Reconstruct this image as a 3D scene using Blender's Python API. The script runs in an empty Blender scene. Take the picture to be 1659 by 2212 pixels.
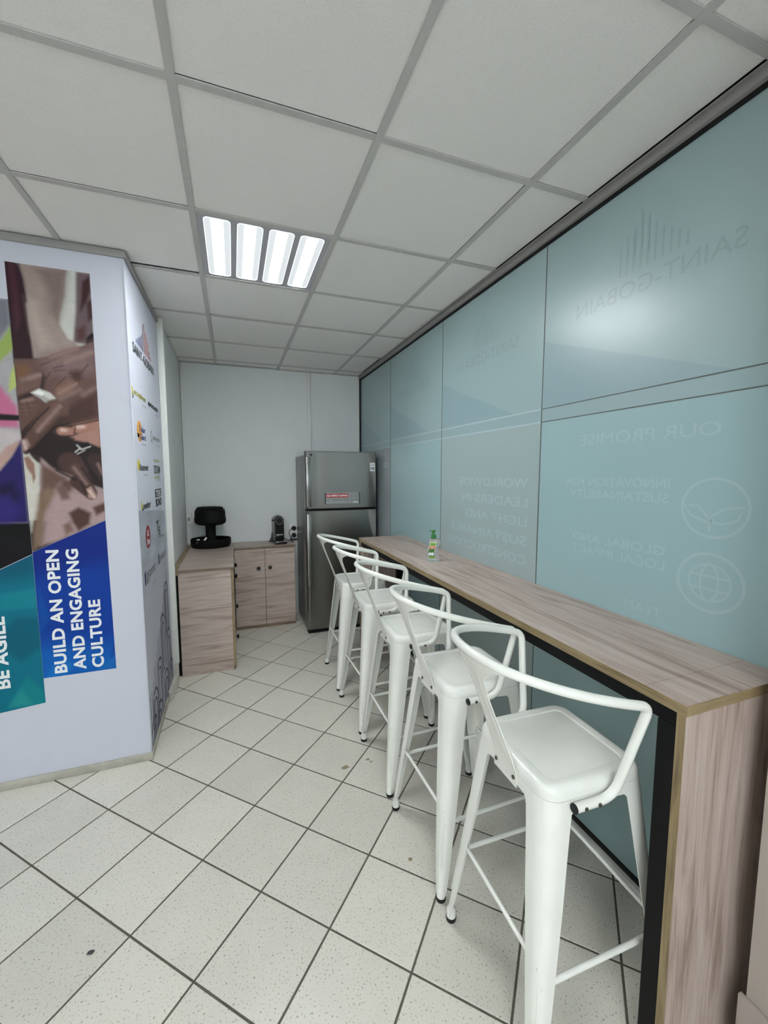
import bpy, bmesh, math, random
import numpy as np
from mathutils import Vector, Matrix

random.seed(7)
S = bpy.context.scene
COL = S.collection

# ------------------------------------------------------------------ camera
CAM_H = 1.5549
FPX = 886.73
YAW, PITCH = math.radians(-20.11), math.radians(-5.46)
cam_d = bpy.data.cameras.new('camera')
cam_d.sensor_fit = 'HORIZONTAL'
cam_d.sensor_width = 36.0
cam_d.lens = FPX / 1659 * 36.0
cam_d.clip_start = 0.02
cam = bpy.data.objects.new('camera', cam_d)
COL.objects.link(cam)
cam.location = (0, 0, CAM_H)
cam.rotation_euler = (math.pi / 2 + PITCH, 0, YAW)
S.camera = cam

# ------------------------------------------------------------------ world and exposure
W = bpy.data.worlds.new('world')
S.world = W
W.use_nodes = True
W.node_tree.nodes['Background'].inputs[0].default_value = (0.86, 0.93, 1.0, 1)
W.node_tree.nodes['Background'].inputs[1].default_value = 3.2
S.view_settings.view_transform = 'Standard'
S.view_settings.look = 'None'
S.view_settings.gamma = 1.0
S.view_settings.use_curve_mapping = False
S.view_settings.exposure = 0.42
LIGHT_POWER = 23.0           # emission strength of the lamp lenses in the ceiling fittings

# daylight enters through an unseen window added to the rear wall for more light; the portal marks its opening for the sampler
WX0, WX1, WZ0, WZ1 = -2.9, 1.1, 0.95, 2.40
_pl = bpy.data.lights.new('added_window_portal', 'AREA')
_pl.shape = 'RECTANGLE'
_pl.size, _pl.size_y = WX1 - WX0, WZ1 - WZ0
_pl.cycles.is_portal = True
_po = bpy.data.objects.new('added_window_portal', _pl)
COL.objects.link(_po)
_po.location = ((WX0 + WX1) / 2, -3.24, (WZ0 + WZ1) / 2)
_po.rotation_euler = (math.pi / 2, 0, math.pi)

# ------------------------------------------------------------------ room numbers (metres)
ZC = 2.624                   # ceiling
XG = 1.375                   # glass partition
YB = 4.52                    # back wall
XL, YR = -3.3, -3.2          # far left wall, rear wall (behind the camera)
YP, XS, YS = 2.41, -0.467, 3.31   # clad partition: front face, side face, its far end
XW = -0.455                  # wall left of the kitchenette


# ------------------------------------------------------------------ colour and materials
def lin(c):
    out = []
    for v in c[:3]:
        v = v / 255.0
        out.append(v / 12.92 if v <= 0.04045 else ((v + 0.055) / 1.055) ** 2.4)
    return (out[0], out[1], out[2], 1.0)


def new_mat(name):
    m = bpy.data.materials.new(name)
    m.use_nodes = True
    return m, m.node_tree.nodes, m.node_tree.links, m.node_tree.nodes['Principled BSDF']


def plain(name, col, rough=0.5, metal=0.0, spec=0.5, noise=0.0, nscale=30.0, bump=0.0, bscale=200.0, coat=0.0, emit=None, estr=0.0):
    m, N, L, B = new_mat(name)
    B.inputs['Base Color'].default_value = lin(col)
    B.inputs['Roughness'].default_value = rough
    B.inputs['Metallic'].default_value = metal
    B.inputs['Specular IOR Level'].default_value = spec
    B.inputs['Coat Weight'].default_value = coat
    if emit:
        B.inputs['Emission Color'].default_value = lin(emit)
        B.inputs['Emission Strength'].default_value = estr
    tc = N.new('ShaderNodeTexCoord')
    if noise > 0:
        n = N.new('ShaderNodeTexNoise')
        n.inputs['Scale'].default_value = nscale
        n.inputs['Detail'].default_value = 6
        L.new(tc.outputs['Object'], n.inputs['Vector'])
        r = N.new('ShaderNodeValToRGB')
        c = lin(col)
        r.color_ramp.elements[0].color = tuple(v * (1 - noise) for v in c[:3]) + (1,)
        r.color_ramp.elements[1].color = tuple(min(1, v * (1 + noise)) for v in c[:3]) + (1,)
        r.color_ramp.elements[0].position = 0.3
        r.color_ramp.elements[1].position = 0.7
        L.new(n.outputs['Fac'], r.inputs[0])
        L.new(r.outputs[0], B.inputs['Base Color'])
    if bump > 0:
        n2 = N.new('ShaderNodeTexNoise')
        n2.inputs['Scale'].default_value = bscale
        n2.inputs['Detail'].default_value = 3
        L.new(tc.outputs['Object'], n2.inputs['Vector'])
        b = N.new('ShaderNodeBump')
        b.inputs['Strength'].default_value = bump
        b.inputs['Distance'].default_value = 0.002
        L.new(n2.outputs['Fac'], b.inputs['Height'])
        L.new(b.outputs[0], B.inputs['Normal'])
    return m


def wood(name, axis, seed=0.0, light=(197, 183, 174), mid=(180, 162, 152), dark=(146, 126, 115), sc=1.0):
    """Greyed oak laminate, grain running along the given axis of object space."""
    m, N, L, B = new_mat(name)
    tc = N.new('ShaderNodeTexCoord')
    mp = N.new('ShaderNodeMapping')
    s = [17.0 * sc] * 3
    s['xyz'.index(axis)] = 1.5 * sc
    mp.inputs['Scale'].default_value = s
    mp.inputs['Location'].default_value = (seed, seed * 1.7, seed * 0.6)
    L.new(tc.outputs['Object'], mp.inputs['Vector'])
    n1 = N.new('ShaderNodeTexNoise')
    n1.inputs['Scale'].default_value = 1.0
    n1.inputs['Detail'].default_value = 7
    n1.inputs['Roughness'].default_value = 0.62
    n1.inputs['Distortion'].default_value = 1.6
    L.new(mp.outputs[0], n1.inputs['Vector'])
    mp2 = N.new('ShaderNodeMapping')
    s2 = [150.0 * sc] * 3
    s2['xyz'.index(axis)] = 5.0 * sc
    mp2.inputs['Scale'].default_value = s2
    L.new(tc.outputs['Object'], mp2.inputs['Vector'])
    n2 = N.new('ShaderNodeTexNoise')
    n2.inputs['Scale'].default_value = 1.0
    n2.inputs['Detail'].default_value = 4
    L.new(mp2.outputs[0], n2.inputs['Vector'])
    mx = N.new('ShaderNodeMix')
    mx.data_type = 'FLOAT'
    mx.inputs[0].default_value = 0.3
    L.new(n1.outputs['Fac'], mx.inputs[2])
    L.new(n2.outputs['Fac'], mx.inputs[3])
    r = N.new('ShaderNodeValToRGB')
    e = r.color_ramp.elements
    e[0].position, e[0].color = 0.36, lin(dark)
    e[1].position, e[1].color = 0.66, lin(light)
    k = e.new(0.49)
    k.color = lin(mid)
    L.new(mx.outputs[0], r.inputs[0])
    L.new(r.outputs[0], B.inputs['Base Color'])
    B.inputs['Roughness'].default_value = 0.42
    b = N.new('ShaderNodeBump')
    b.inputs['Strength'].default_value = 0.12
    b.inputs['Distance'].default_value = 0.001
    L.new(n2.outputs['Fac'], b.inputs['Height'])
    L.new(b.outputs[0], B.inputs['Normal'])
    return m


def floor_tile_mat():
    m, N, L, B = new_mat('speckled_floor_tile')
    geo = N.new('ShaderNodeNewGeometry')
    oi = N.new('ShaderNodeObjectInfo')
    n = N.new('ShaderNodeTexNoise')
    n.inputs['Scale'].default_value = 150.0
    n.inputs['Detail'].default_value = 2.5
    L.new(geo.outputs['Position'], n.inputs['Vector'])
    r = N.new('ShaderNodeValToRGB')
    e = r.color_ramp.elements
    e[0].position, e[0].color = 0.30, lin((146, 141, 128))
    e[1].position, e[1].color = 0.40, lin((214, 210, 199))
    L.new(n.outputs['Fac'], r.inputs[0])
    n3 = N.new('ShaderNodeTexNoise')
    n3.inputs['Scale'].default_value = 7.0
    n3.inputs['Detail'].default_value = 5
    L.new(geo.outputs['Position'], n3.inputs['Vector'])
    add = N.new('ShaderNodeMath')
    add.operation = 'ADD'
    L.new(n3.outputs['Fac'], add.inputs[0])
    L.new(oi.outputs['Random'], add.inputs[1])
    mr = N.new('ShaderNodeMapRange')
    mr.inputs['From Min'].default_value = 0.3
    mr.inputs['From Max'].default_value = 1.7
    mr.inputs['To Min'].default_value = 0.9
    mr.inputs['To Max'].default_value = 1.06
    L.new(add.outputs[0], mr.inputs['Value'])
    mul = N.new('ShaderNodeMix')
    mul.data_type = 'RGBA'
    mul.blend_type = 'MULTIPLY'
    mul.inputs[0].default_value = 1.0
    L.new(r.outputs[0], mul.inputs[6])
    L.new(mr.outputs[0], mul.inputs[7])
    L.new(mul.outputs[2], B.inputs['Base Color'])
    B.inputs['Roughness'].default_value = 0.34
    B.inputs['Specular IOR Level'].default_value = 0.45
    return m


def ceiling_tile_mat():
    return plain('mineral_ceiling_tile', (240, 237, 234), 0.95, spec=0.2, noise=0.05, nscale=260.0, bump=0.25, bscale=500.0)


def steel_mat(name, col, rough):
    m, N, L, B = new_mat(name)
    B.inputs['Base Color'].default_value = lin(col)
    B.inputs['Metallic'].default_value = 1.0
    tc = N.new('ShaderNodeTexCoord')
    mp = N.new('ShaderNodeMapping')
    mp.inputs['Scale'].default_value = (5, 5, 1.5)
    L.new(tc.outputs['Object'], mp.inputs['Vector'])
    n = N.new('ShaderNodeTexNoise')
    n.inputs['Scale'].default_value = 1.0
    n.inputs['Detail'].default_value = 2
    L.new(mp.outputs[0], n.inputs['Vector'])
    mr = N.new('ShaderNodeMapRange')
    mr.inputs['To Min'].default_value = rough - 0.008
    mr.inputs['To Max'].default_value = rough + 0.008
    L.new(n.outputs['Fac'], mr.inputs['Value'])
    L.new(mr.outputs[0], B.inputs['Roughness'])
    return m


def attr_mat(name, rough=0.45):
    m, N, L, B = new_mat(name)
    a = N.new('ShaderNodeVertexColor')
    a.layer_name = 'print'
    L.new(a.outputs[0], B.inputs['Base Color'])
    B.inputs['Roughness'].default_value = rough
    B.inputs['Specular IOR Level'].default_value = 0.2
    return m


def lens_mat():
    """Prismatic lamp lens: brighter along the tube in its middle, fine ribs along its length."""
    m, N, L, B = new_mat('lamp_lens_glow')
    tc = N.new('ShaderNodeTexCoord')
    sx = N.new('ShaderNodeSeparateXYZ')
    L.new(tc.outputs['Object'], sx.inputs[0])
    ab = N.new('ShaderNodeMath')
    ab.operation = 'ABSOLUTE'
    L.new(sx.outputs[0], ab.inputs[0])
    mr = N.new('ShaderNodeMapRange')
    mr.inputs['From Min'].default_value = 0.013
    mr.inputs['From Max'].default_value = 0.026
    mr.inputs['To Min'].default_value = LIGHT_POWER * 2.6
    mr.inputs['To Max'].default_value = 0.52
    L.new(ab.outputs[0], mr.inputs['Value'])
    w = N.new('ShaderNodeMath')
    w.operation = 'SINE'
    k = N.new('ShaderNodeMath')
    k.operation = 'MULTIPLY'
    k.inputs[1].default_value = 1100.0
    L.new(sx.outputs[0], k.inputs[0])
    L.new(k.outputs[0], w.inputs[0])
    mr2 = N.new('ShaderNodeMapRange')
    mr2.inputs['From Min'].default_value = -1
    mr2.inputs['From Max'].default_value = 1
    mr2.inputs['To Min'].default_value = 0.85
    mr2.inputs['To Max'].default_value = 1.1
    L.new(w.outputs[0], mr2.inputs['Value'])
    mu = N.new('ShaderNodeMath')
    mu.operation = 'MULTIPLY'
    L.new(mr.outputs[0], mu.inputs[0])
    L.new(mr2.outputs[0], mu.inputs[1])
    B.inputs['Base Color'].default_value = lin((150, 155, 160))
    B.inputs['Emission Color'].default_value = (0.93, 0.98, 1.0, 1)
    L.new(mu.outputs[0], B.inputs['Emission Strength'])
    B.inputs['Roughness'].default_value = 0.4
    return m


def frosted_mat(name, col, rough):
    """Satin glass with a white film behind it: dull body colour under a satin gloss."""
    m, N, L, B = new_mat(name)
    tc = N.new('ShaderNodeTexCoord')
    n = N.new('ShaderNodeTexNoise')
    n.inputs['Scale'].default_value = 1.6
    n.inputs['Detail'].default_value = 2
    L.new(tc.outputs['Object'], n.inputs['Vector'])
    r = N.new('ShaderNodeValToRGB')
    c = lin(col)
    r.color_ramp.elements[0].color = tuple(v * 0.95 for v in c[:3]) + (1,)
    r.color_ramp.elements[1].color = tuple(min(1, v * 1.05) for v in c[:3]) + (1,)
    L.new(n.outputs['Fac'], r.inputs[0])
    L.new(r.outputs[0], B.inputs['Base Color'])
    B.inputs['Roughness'].default_value = rough
    B.inputs['IOR'].default_value = 1.5
    B.inputs['Specular IOR Level'].default_value = 0.9
    return m


def clear_plastic(name):
    m, N, L, B = new_mat(name)
    B.inputs['Base Color'].default_value = (0.93, 0.96, 0.97, 1)
    B.inputs['Roughness'].default_value = 0.05
    B.inputs['Transmission Weight'].default_value = 0.9
    B.inputs['IOR'].default_value = 1.35
    return m


M = dict(
    floor_tile=floor_tile_mat(),
    grout=plain('dark_grout', (92, 89, 80), 0.9, noise=0.18, nscale=25),
    ceil_tile=ceiling_tile_mat(),
    grid=plain('grey_grid_steel', (192, 190, 187), 0.55, noise=0.03),
    trim=plain('grey_trim', (150, 148, 146), 0.55, noise=0.04),
    wall=plain('white_wall_paint', (222, 225, 224), 0.7, noise=0.015, nscale=4, bump=0.08, bscale=320),
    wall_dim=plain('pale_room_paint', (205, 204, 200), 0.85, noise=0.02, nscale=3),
    return_paint=plain('beige_return_dimmed', (172, 162, 154), 0.8, noise=0.03, nscale=6),  # beige toned down to stand in for weaker light on the return
    lavender=plain('white_vinyl_wrap', (204, 206, 218), 0.5, noise=0.015, nscale=5),
    skirting=plain('grey_skirting', (176, 172, 160), 0.6, noise=0.14, nscale=18),
    white_trim=plain('white_trim_paint', (226, 226, 220), 0.5, noise=0.02),
    black_gap=plain('black_seal_gap_shade', (10, 10, 11), 0.6, noise=0.1),
    black_steel=plain('black_powder_coat', (8, 8, 9), 0.5, spec=0.2, noise=0.1, nscale=60),
    stool=plain('white_enamelled_steel', (236, 237, 230), 0.25, noise=0.02, nscale=14, coat=0.15),
    rubber=plain('black_rubber', (14, 14, 14), 0.7, noise=0.1),
    screw=plain('dark_screw_steel', (98, 95, 86), 0.4, metal=0.8, noise=0.1),
    wood_y=wood('oak_laminate_lengthwise', 'y', 1.3),
    wood_x=wood('oak_laminate_crosswise', 'x', 4.1),
    wood_z=wood('oak_laminate_upright', 'z', 7.7),
    wood_top=wood('oak_laminate_unit_top', 'x', 2.9),
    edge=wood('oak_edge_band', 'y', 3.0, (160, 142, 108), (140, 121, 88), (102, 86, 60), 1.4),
    edge_dark=wood('oak_edge_band_shade_toned', 'x', 9.0, (140, 120, 98), (124, 105, 86), (98, 82, 66), 1.4),  # darker copy of the edge band, worktop shade put into its colour
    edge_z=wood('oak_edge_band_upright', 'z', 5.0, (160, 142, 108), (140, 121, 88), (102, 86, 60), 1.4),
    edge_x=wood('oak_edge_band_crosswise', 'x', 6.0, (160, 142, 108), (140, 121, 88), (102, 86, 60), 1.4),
    fridge=steel_mat('brushed_steel', (140, 140, 136), 0.27),
    handle_steel=plain('polished_handle_steel', (142, 142, 139), 0.24, metal=1.0, noise=0.02),
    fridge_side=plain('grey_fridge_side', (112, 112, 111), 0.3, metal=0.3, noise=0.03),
    dark_grey=plain('dark_grey_plastic', (52, 53, 54), 0.45, noise=0.06),
    black_plastic=plain('black_plastic', (4, 4, 4), 0.7, spec=0.25, noise=0.1),
    gloss_black=plain('gloss_black_plastic', (7, 7, 8), 0.18, noise=0.1),
    chrome=plain('chrome', (190, 190, 190), 0.15, metal=1.0, noise=0.02),
    silver=plain('silver_plastic', (128, 128, 132), 0.35, metal=0.6, noise=0.03),
    white_plastic=plain('white_plastic', (226, 226, 222), 0.4, noise=0.02),
    paper=plain('white_paper', (232, 230, 226), 0.8, noise=0.02),
    red_print=plain('red_print', (176, 44, 40), 0.5, noise=0.03),
    white_print=plain('white_print', (236, 238, 240), 0.5, noise=0.01),
    black_print=plain('black_print', (18, 19, 24), 0.5, noise=0.05),
    grey_print=plain('grey_print', (120, 122, 126), 0.5, noise=0.05),
    pale_label=plain('pale_grey_label', (150, 152, 150), 0.35, noise=0.04),
    navy_print=plain('navy_print', (42, 44, 84), 0.5, noise=0.05),
    blue_print=plain('blue_logo_print', (38, 62, 130), 0.5, noise=0.05),
    yellow_print=plain('yellow_print', (206, 190, 60), 0.5, noise=0.05),
    olive_print=plain('olive_print', (178, 170, 74), 0.5, noise=0.05),
    orange_print=plain('orange_print', (222, 160, 70), 0.5, noise=0.05),
    green_print=plain('green_logo_print', (60, 120, 70), 0.5, noise=0.05),
    brick_print=plain('brick_logo_print', (170, 80, 62), 0.5, noise=0.05),
    maroon_print=plain('maroon_print', (140, 22, 34), 0.5, noise=0.05),
    photo=attr_mat('printed_photo'),
    glass_blue=frosted_mat('frosted_glass_blue', (157, 187, 191), 0.33),
    glass_grey=frosted_mat('frosted_glass_grey', (163, 181, 182), 0.33),
    glass_upper=frosted_mat('frosted_glass_upper', (157, 181, 183), 0.33),
    glass_mauve=frosted_mat('frosted_glass_mauve', (150, 158, 162), 0.33),
    film_dark=frosted_mat('film_printed_wedge', (146, 172, 178), 0.33),
    film_band=frosted_mat('film_band', (153, 177, 181), 0.33),
    film_text=frosted_mat('film_pale_lettering', (171, 195, 198), 0.33),
    glass_beige=frosted_mat('frosted_glass_beige', (196, 186, 180), 0.36),
    film_text_dark=frosted_mat('film_dark_lettering', (147, 169, 170), 0.33),
    seam=plain('grey_glass_seam', (96, 104, 100), 0.5, noise=0.08),
    seam_pale=plain('pale_film_edge', (184, 202, 206), 0.4, noise=0.03),
    lens=lens_mat(),
    lamp_housing=plain('lamp_housing_grey', (176, 176, 180), 0.5, noise=0.02),
    lens_rim=plain('lamp_lens_rim', (236, 238, 240), 0.3, noise=0.01, emit=(240, 246, 255), estr=1.0),
    green_plastic=plain('green_plastic', (34, 120, 44), 0.3, noise=0.04),
    lime=plain('lime_label', (150, 196, 74), 0.4, noise=0.08),
    leaf_green=plain('green_label', (66, 118, 44), 0.4, noise=0.14, nscale=80),
    orange=plain('orange_label', (214, 120, 64), 0.4, noise=0.08),
    clear=clear_plastic('clear_plastic'),
    stain=plain('brown_floor_stain', (146, 134, 104), 0.7, noise=0.15, nscale=90),
    plaster=plain('chipped_plaster', (196, 194, 184), 0.9, noise=0.1, nscale=60, bump=0.5, bscale=90),
)


# ------------------------------------------------------------------ mesh helpers
def make(name, verts, faces, mat, parent=None, smooth=None, loc=None):
    me = bpy.data.meshes.new(name)
    me.from_pydata([tuple(v) for v in verts], [], [tuple(f) for f in faces])
    me.update()
    return wrap(name, me, mat, parent, smooth, loc)


def wrap(name, me, mat, parent=None, smooth=None, loc=None):
    if mat is not None and not me.materials:
        for q in (mat if isinstance(mat, (list, tuple)) else [mat]):
            me.materials.append(M[q] if isinstance(q, str) else q)
    if smooth is not None:
        me.shade_smooth()
        me.set_sharp_from_angle(angle=math.radians(smooth))
    o = bpy.data.objects.new(name, me)
    COL.objects.link(o)
    if parent is not None:
        o.parent = parent
    if loc is not None:
        o.location = loc
    return o


def bm_obj(name, bm, mat, parent=None, smooth=None, loc=None):
    bmesh.ops.recalc_face_normals(bm, faces=bm.faces)
    me = bpy.data.meshes.new(name)
    bm.to_mesh(me)
    bm.free()
    return wrap(name, me, mat, parent, smooth, loc)


def box(name, lo, hi, mat, parent=None, bevel=0.0, seg=2):
    bm = bmesh.new()
    bmesh.ops.create_cube(bm, size=1.0)
    for v in bm.verts:
        v.co = Vector([lo[i] + (v.co[i] + 0.5) * (hi[i] - lo[i]) for i in range(3)])
    if bevel > 0:
        bmesh.ops.bevel(bm, geom=list(bm.edges), offset=bevel, segments=seg, affect='EDGES', profile=0.5)
    return bm_obj(name, bm, mat, parent, 35 if bevel > 0 else None)


def empty(name, loc=(0, 0, 0), rz=0.0):
    o = bpy.data.objects.new(name, None)
    o.empty_display_size = 0.1
    COL.objects.link(o)
    o.location = loc
    o.rotation_euler = (0, 0, rz)
    return o


def tag(o, label=None, cat=None, group=None, kind=None):
    if label:
        o['label'] = label
    if cat:
        o['category'] = cat
    if group:
        o['group'] = group
    if kind:
        o['kind'] = kind
    return o


def lathe_data(profile, n=32):
    V, Fc = [], []
    for r, z in profile:
        for i in range(n):
            a = 2 * math.pi * i / n
            V.append((r * math.cos(a), r * math.sin(a), z))
    for j in range(len(profile) - 1):
        for i in range(n):
            k = (i + 1) % n
            Fc.append((j * n + i, j * n + k, (j + 1) * n + k, (j + 1) * n + i))
    if profile[0][0] > 1e-5:
        Fc.append(tuple(range(n - 1, -1, -1)))
    if profile[-1][0] > 1e-5:
        b = (len(profile) - 1) * n
        Fc.append(tuple(range(b, b + n)))
    return V, Fc


def lathe(name, profile, mat, parent=None, n=32, at=(0, 0, 0), axis='z', smooth=40):
    V, Fc = lathe_data(profile, n)
    out = []
    for x, y, z in V:
        if axis == 'z':
            p = (x, y, z)
        elif axis == 'x':
            p = (z, x, y)
        elif axis == '-y':
            p = (x, -z, y)
        else:
            p = (y, z, x)
        out.append((p[0] + at[0], p[1] + at[1], p[2] + at[2]))
    bm = bmesh.new()
    vs = [bm.verts.new(p) for p in out]
    for f in Fc:
        try:
            bm.faces.new([vs[i] for i in f])
        except ValueError:
            pass
    bmesh.ops.remove_doubles(bm, verts=bm.verts, dist=1e-6)
    return bm_obj(name, bm, mat, parent, smooth)


def fillet(pts, radii, n=6):
    pts = [Vector(p) for p in pts]
    out = [pts[0]]
    for i in range(1, len(pts) - 1):
        r = radii[i] if isinstance(radii, (list, tuple)) else radii
        a, b, c = pts[i - 1], pts[i], pts[i + 1]
        u, v = (a - b), (c - b)
        if r <= 0:
            out.append(b)
            continue
        d = min(r, u.length * 0.49, v.length * 0.49)
        p0, p1 = b + u.normalized() * d, b + v.normalized() * d
        for k in range(n + 1):
            t = k / n
            out.append(p0 * (1 - t) ** 2 + b * 2 * t * (1 - t) + p1 * t * t)
    out.append(pts[-1])
    return out


def tube_data(path, r, n=12):
    path = [Vector(p) for p in path]
    V, Fc = [], []
    t = (path[1] - path[0]).normalized()
    up = Vector((0, 0, 1)) if abs(t.z) < 0.9 else Vector((1, 0, 0))
    nrm = (up - t * up.dot(t)).normalized()
    m = len(path)
    for i, p in enumerate(path):
        if i == 0:
            t = (path[1] - path[0]).normalized()
        elif i == m - 1:
            t = (path[-1] - path[-2]).normalized()
        else:
            t = ((path[i + 1] - p).normalized() + (p - path[i - 1]).normalized()).normalized()
        nrm = (nrm - t * nrm.dot(t)).normalized()
        bn = t.cross(nrm)
        rr = r[i] if isinstance(r, (list, tuple)) else r
        for k in range(n):
            a = 2 * math.pi * k / n
            V.append(p + (nrm * math.cos(a) + bn * math.sin(a)) * rr)
    for i in range(m - 1):
        for k in range(n):
            q = (k + 1) % n
            Fc.append((i * n + k, i * n + q, (i + 1) * n + q, (i + 1) * n + k))
    Fc.append(tuple(range(n - 1, -1, -1)))
    Fc.append(tuple(range((m - 1) * n, m * n)))
    return V, Fc


def tube(name, path, r, mat, parent=None, n=12):
    V, Fc = tube_data(path, r, n)
    return make(name, V, Fc, mat, parent, 50)


def loft(name, rings, mat, parent=None, closed=True, cap=True, smooth=40):
    n = len(rings[0])
    V = [p for r in rings for p in r]
    Fc = []
    for j in range(len(rings) - 1):
        for i in range(n if closed else n - 1):
            k = (i + 1) % n
            Fc.append((j * n + i, j * n + k, (j + 1) * n + k, (j + 1) * n + i))
    if cap:
        Fc.append(tuple(range(n - 1, -1, -1)))
        b = (len(rings) - 1) * n
        Fc.append(tuple(range(b, b + n)))
    bm = bmesh.new()
    vs = [bm.verts.new(p) for p in V]
    for f in Fc:
        try:
            bm.faces.new([vs[i] for i in f])
        except ValueError:
            pass
    return bm_obj(name, bm, mat, parent, smooth)


def rrect(ax, ay, r, z, n=6, cx=0.0, cy=0.0):
    out = []
    r = min(r, ax * 0.999, ay * 0.999)
    for sx, sy, a0 in ((1, 1, 0), (-1, 1, 90), (-1, -1, 180), (1, -1, 270)):
        for k in range(n + 1):
            a = math.radians(a0 + 90 * k / n)
            out.append((cx + sx * (ax - r) + r * math.cos(a), cy + sy * (ay - r) + r * math.sin(a), z))
    return out


def plate(name, pts, fn, thick, mat, parent=None):
    """Thin printed or cut sheet: 2-D outline pts, fn(u, v, depth) -> xyz, real thickness."""
    n = len(pts)
    V = [fn(u, v, 0.0) for u, v in pts] + [fn(u, v, thick) for u, v in pts]
    Fc = [tuple(range(n)), tuple(range(2 * n - 1, n - 1, -1))]
    Fc += [(i, (i + 1) % n, n + (i + 1) % n, n + i) for i in range(n)]
    bm = bmesh.new()
    vs = [bm.verts.new(p) for p in V]
    for f in Fc:
        bm.faces.new([vs[i] for i in f])
    return bm_obj(name, bm, mat, parent)


def disc_pts(cu, cv, ru, rv, n=28, a0=0, a1=360):
    return [(cu + ru * math.cos(math.radians(a0 + (a1 - a0) * k / n)), cv + rv * math.sin(math.radians(a0 + (a1 - a0) * k / n))) for k in range(n + (0 if a1 - a0 >= 360 else 1))]


def stroke(name, pts, w, fn, thick, mat, parent=None, closed=False):
    """A printed line of width w following pts in (u, v)."""
    m = len(pts)
    Lp, Rp = [], []
    for i in range(m):
        a = pts[(i - 1) % m] if (closed or i > 0) else pts[i]
        b = pts[(i + 1) % m] if (closed or i < m - 1) else pts[i]
        dx, dy = b[0] - a[0], b[1] - a[1]
        l = math.hypot(dx, dy) or 1
        nx, ny = -dy / l * w / 2, dx / l * w / 2
        Lp.append((pts[i][0] + nx, pts[i][1] + ny))
        Rp.append((pts[i][0] - nx, pts[i][1] - ny))
    V = [fn(u, v, thick) for u, v in Lp] + [fn(u, v, thick) for u, v in Rp]
    Fc = []
    for i in range(m if closed else m - 1):
        k = (i + 1) % m
        Fc.append((i, k, m + k, m + i))
    return make(name, V, Fc, mat, parent)


def text_uv(body, bold=0.0, spacing=1.0):
    cu = bpy.data.curves.new('lettering_curve', 'FONT')
    cu.body = body
    cu.size = 1.0
    cu.offset = bold
    cu.space_character = spacing
    cu.resolution_u = 3
    ob = bpy.data.objects.new('lettering_tmp', cu)
    COL.objects.link(ob)
    dg = bpy.context.evaluated_depsgraph_get()
    me = bpy.data.meshes.new_from_object(ob.evaluated_get(dg))
    V = [(v.co.x, v.co.y) for v in me.vertices]
    Fc = [tuple(p.vertices) for p in me.polygons]
    bpy.data.objects.remove(ob)
    bpy.data.meshes.remove(me)
    bpy.data.curves.remove(cu)
    x0, x1 = min(v[0] for v in V), max(v[0] for v in V)
    y0, y1 = min(v[1] for v in V), max(v[1] for v in V)
    return [((x - x0) / (x1 - x0), (y - y0) / (y1 - y0)) for x, y in V], Fc


def lettering(name, body, fn, mat, parent, bold=0.0, spacing=1.0):
    """fn(u, v) maps the text's own box (0..1, 0..1) to a point in the room."""
    uv, Fc = text_uv(body, bold, spacing)
    return make(name, [fn(u, v) for u, v in uv], Fc, mat, parent)


def copy_tree(o, parent=None):
    c = o.copy()
    COL.objects.link(c)
    c.parent = parent
    for ch in list(o.children):
        copy_tree(ch, c)
    return c


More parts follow.
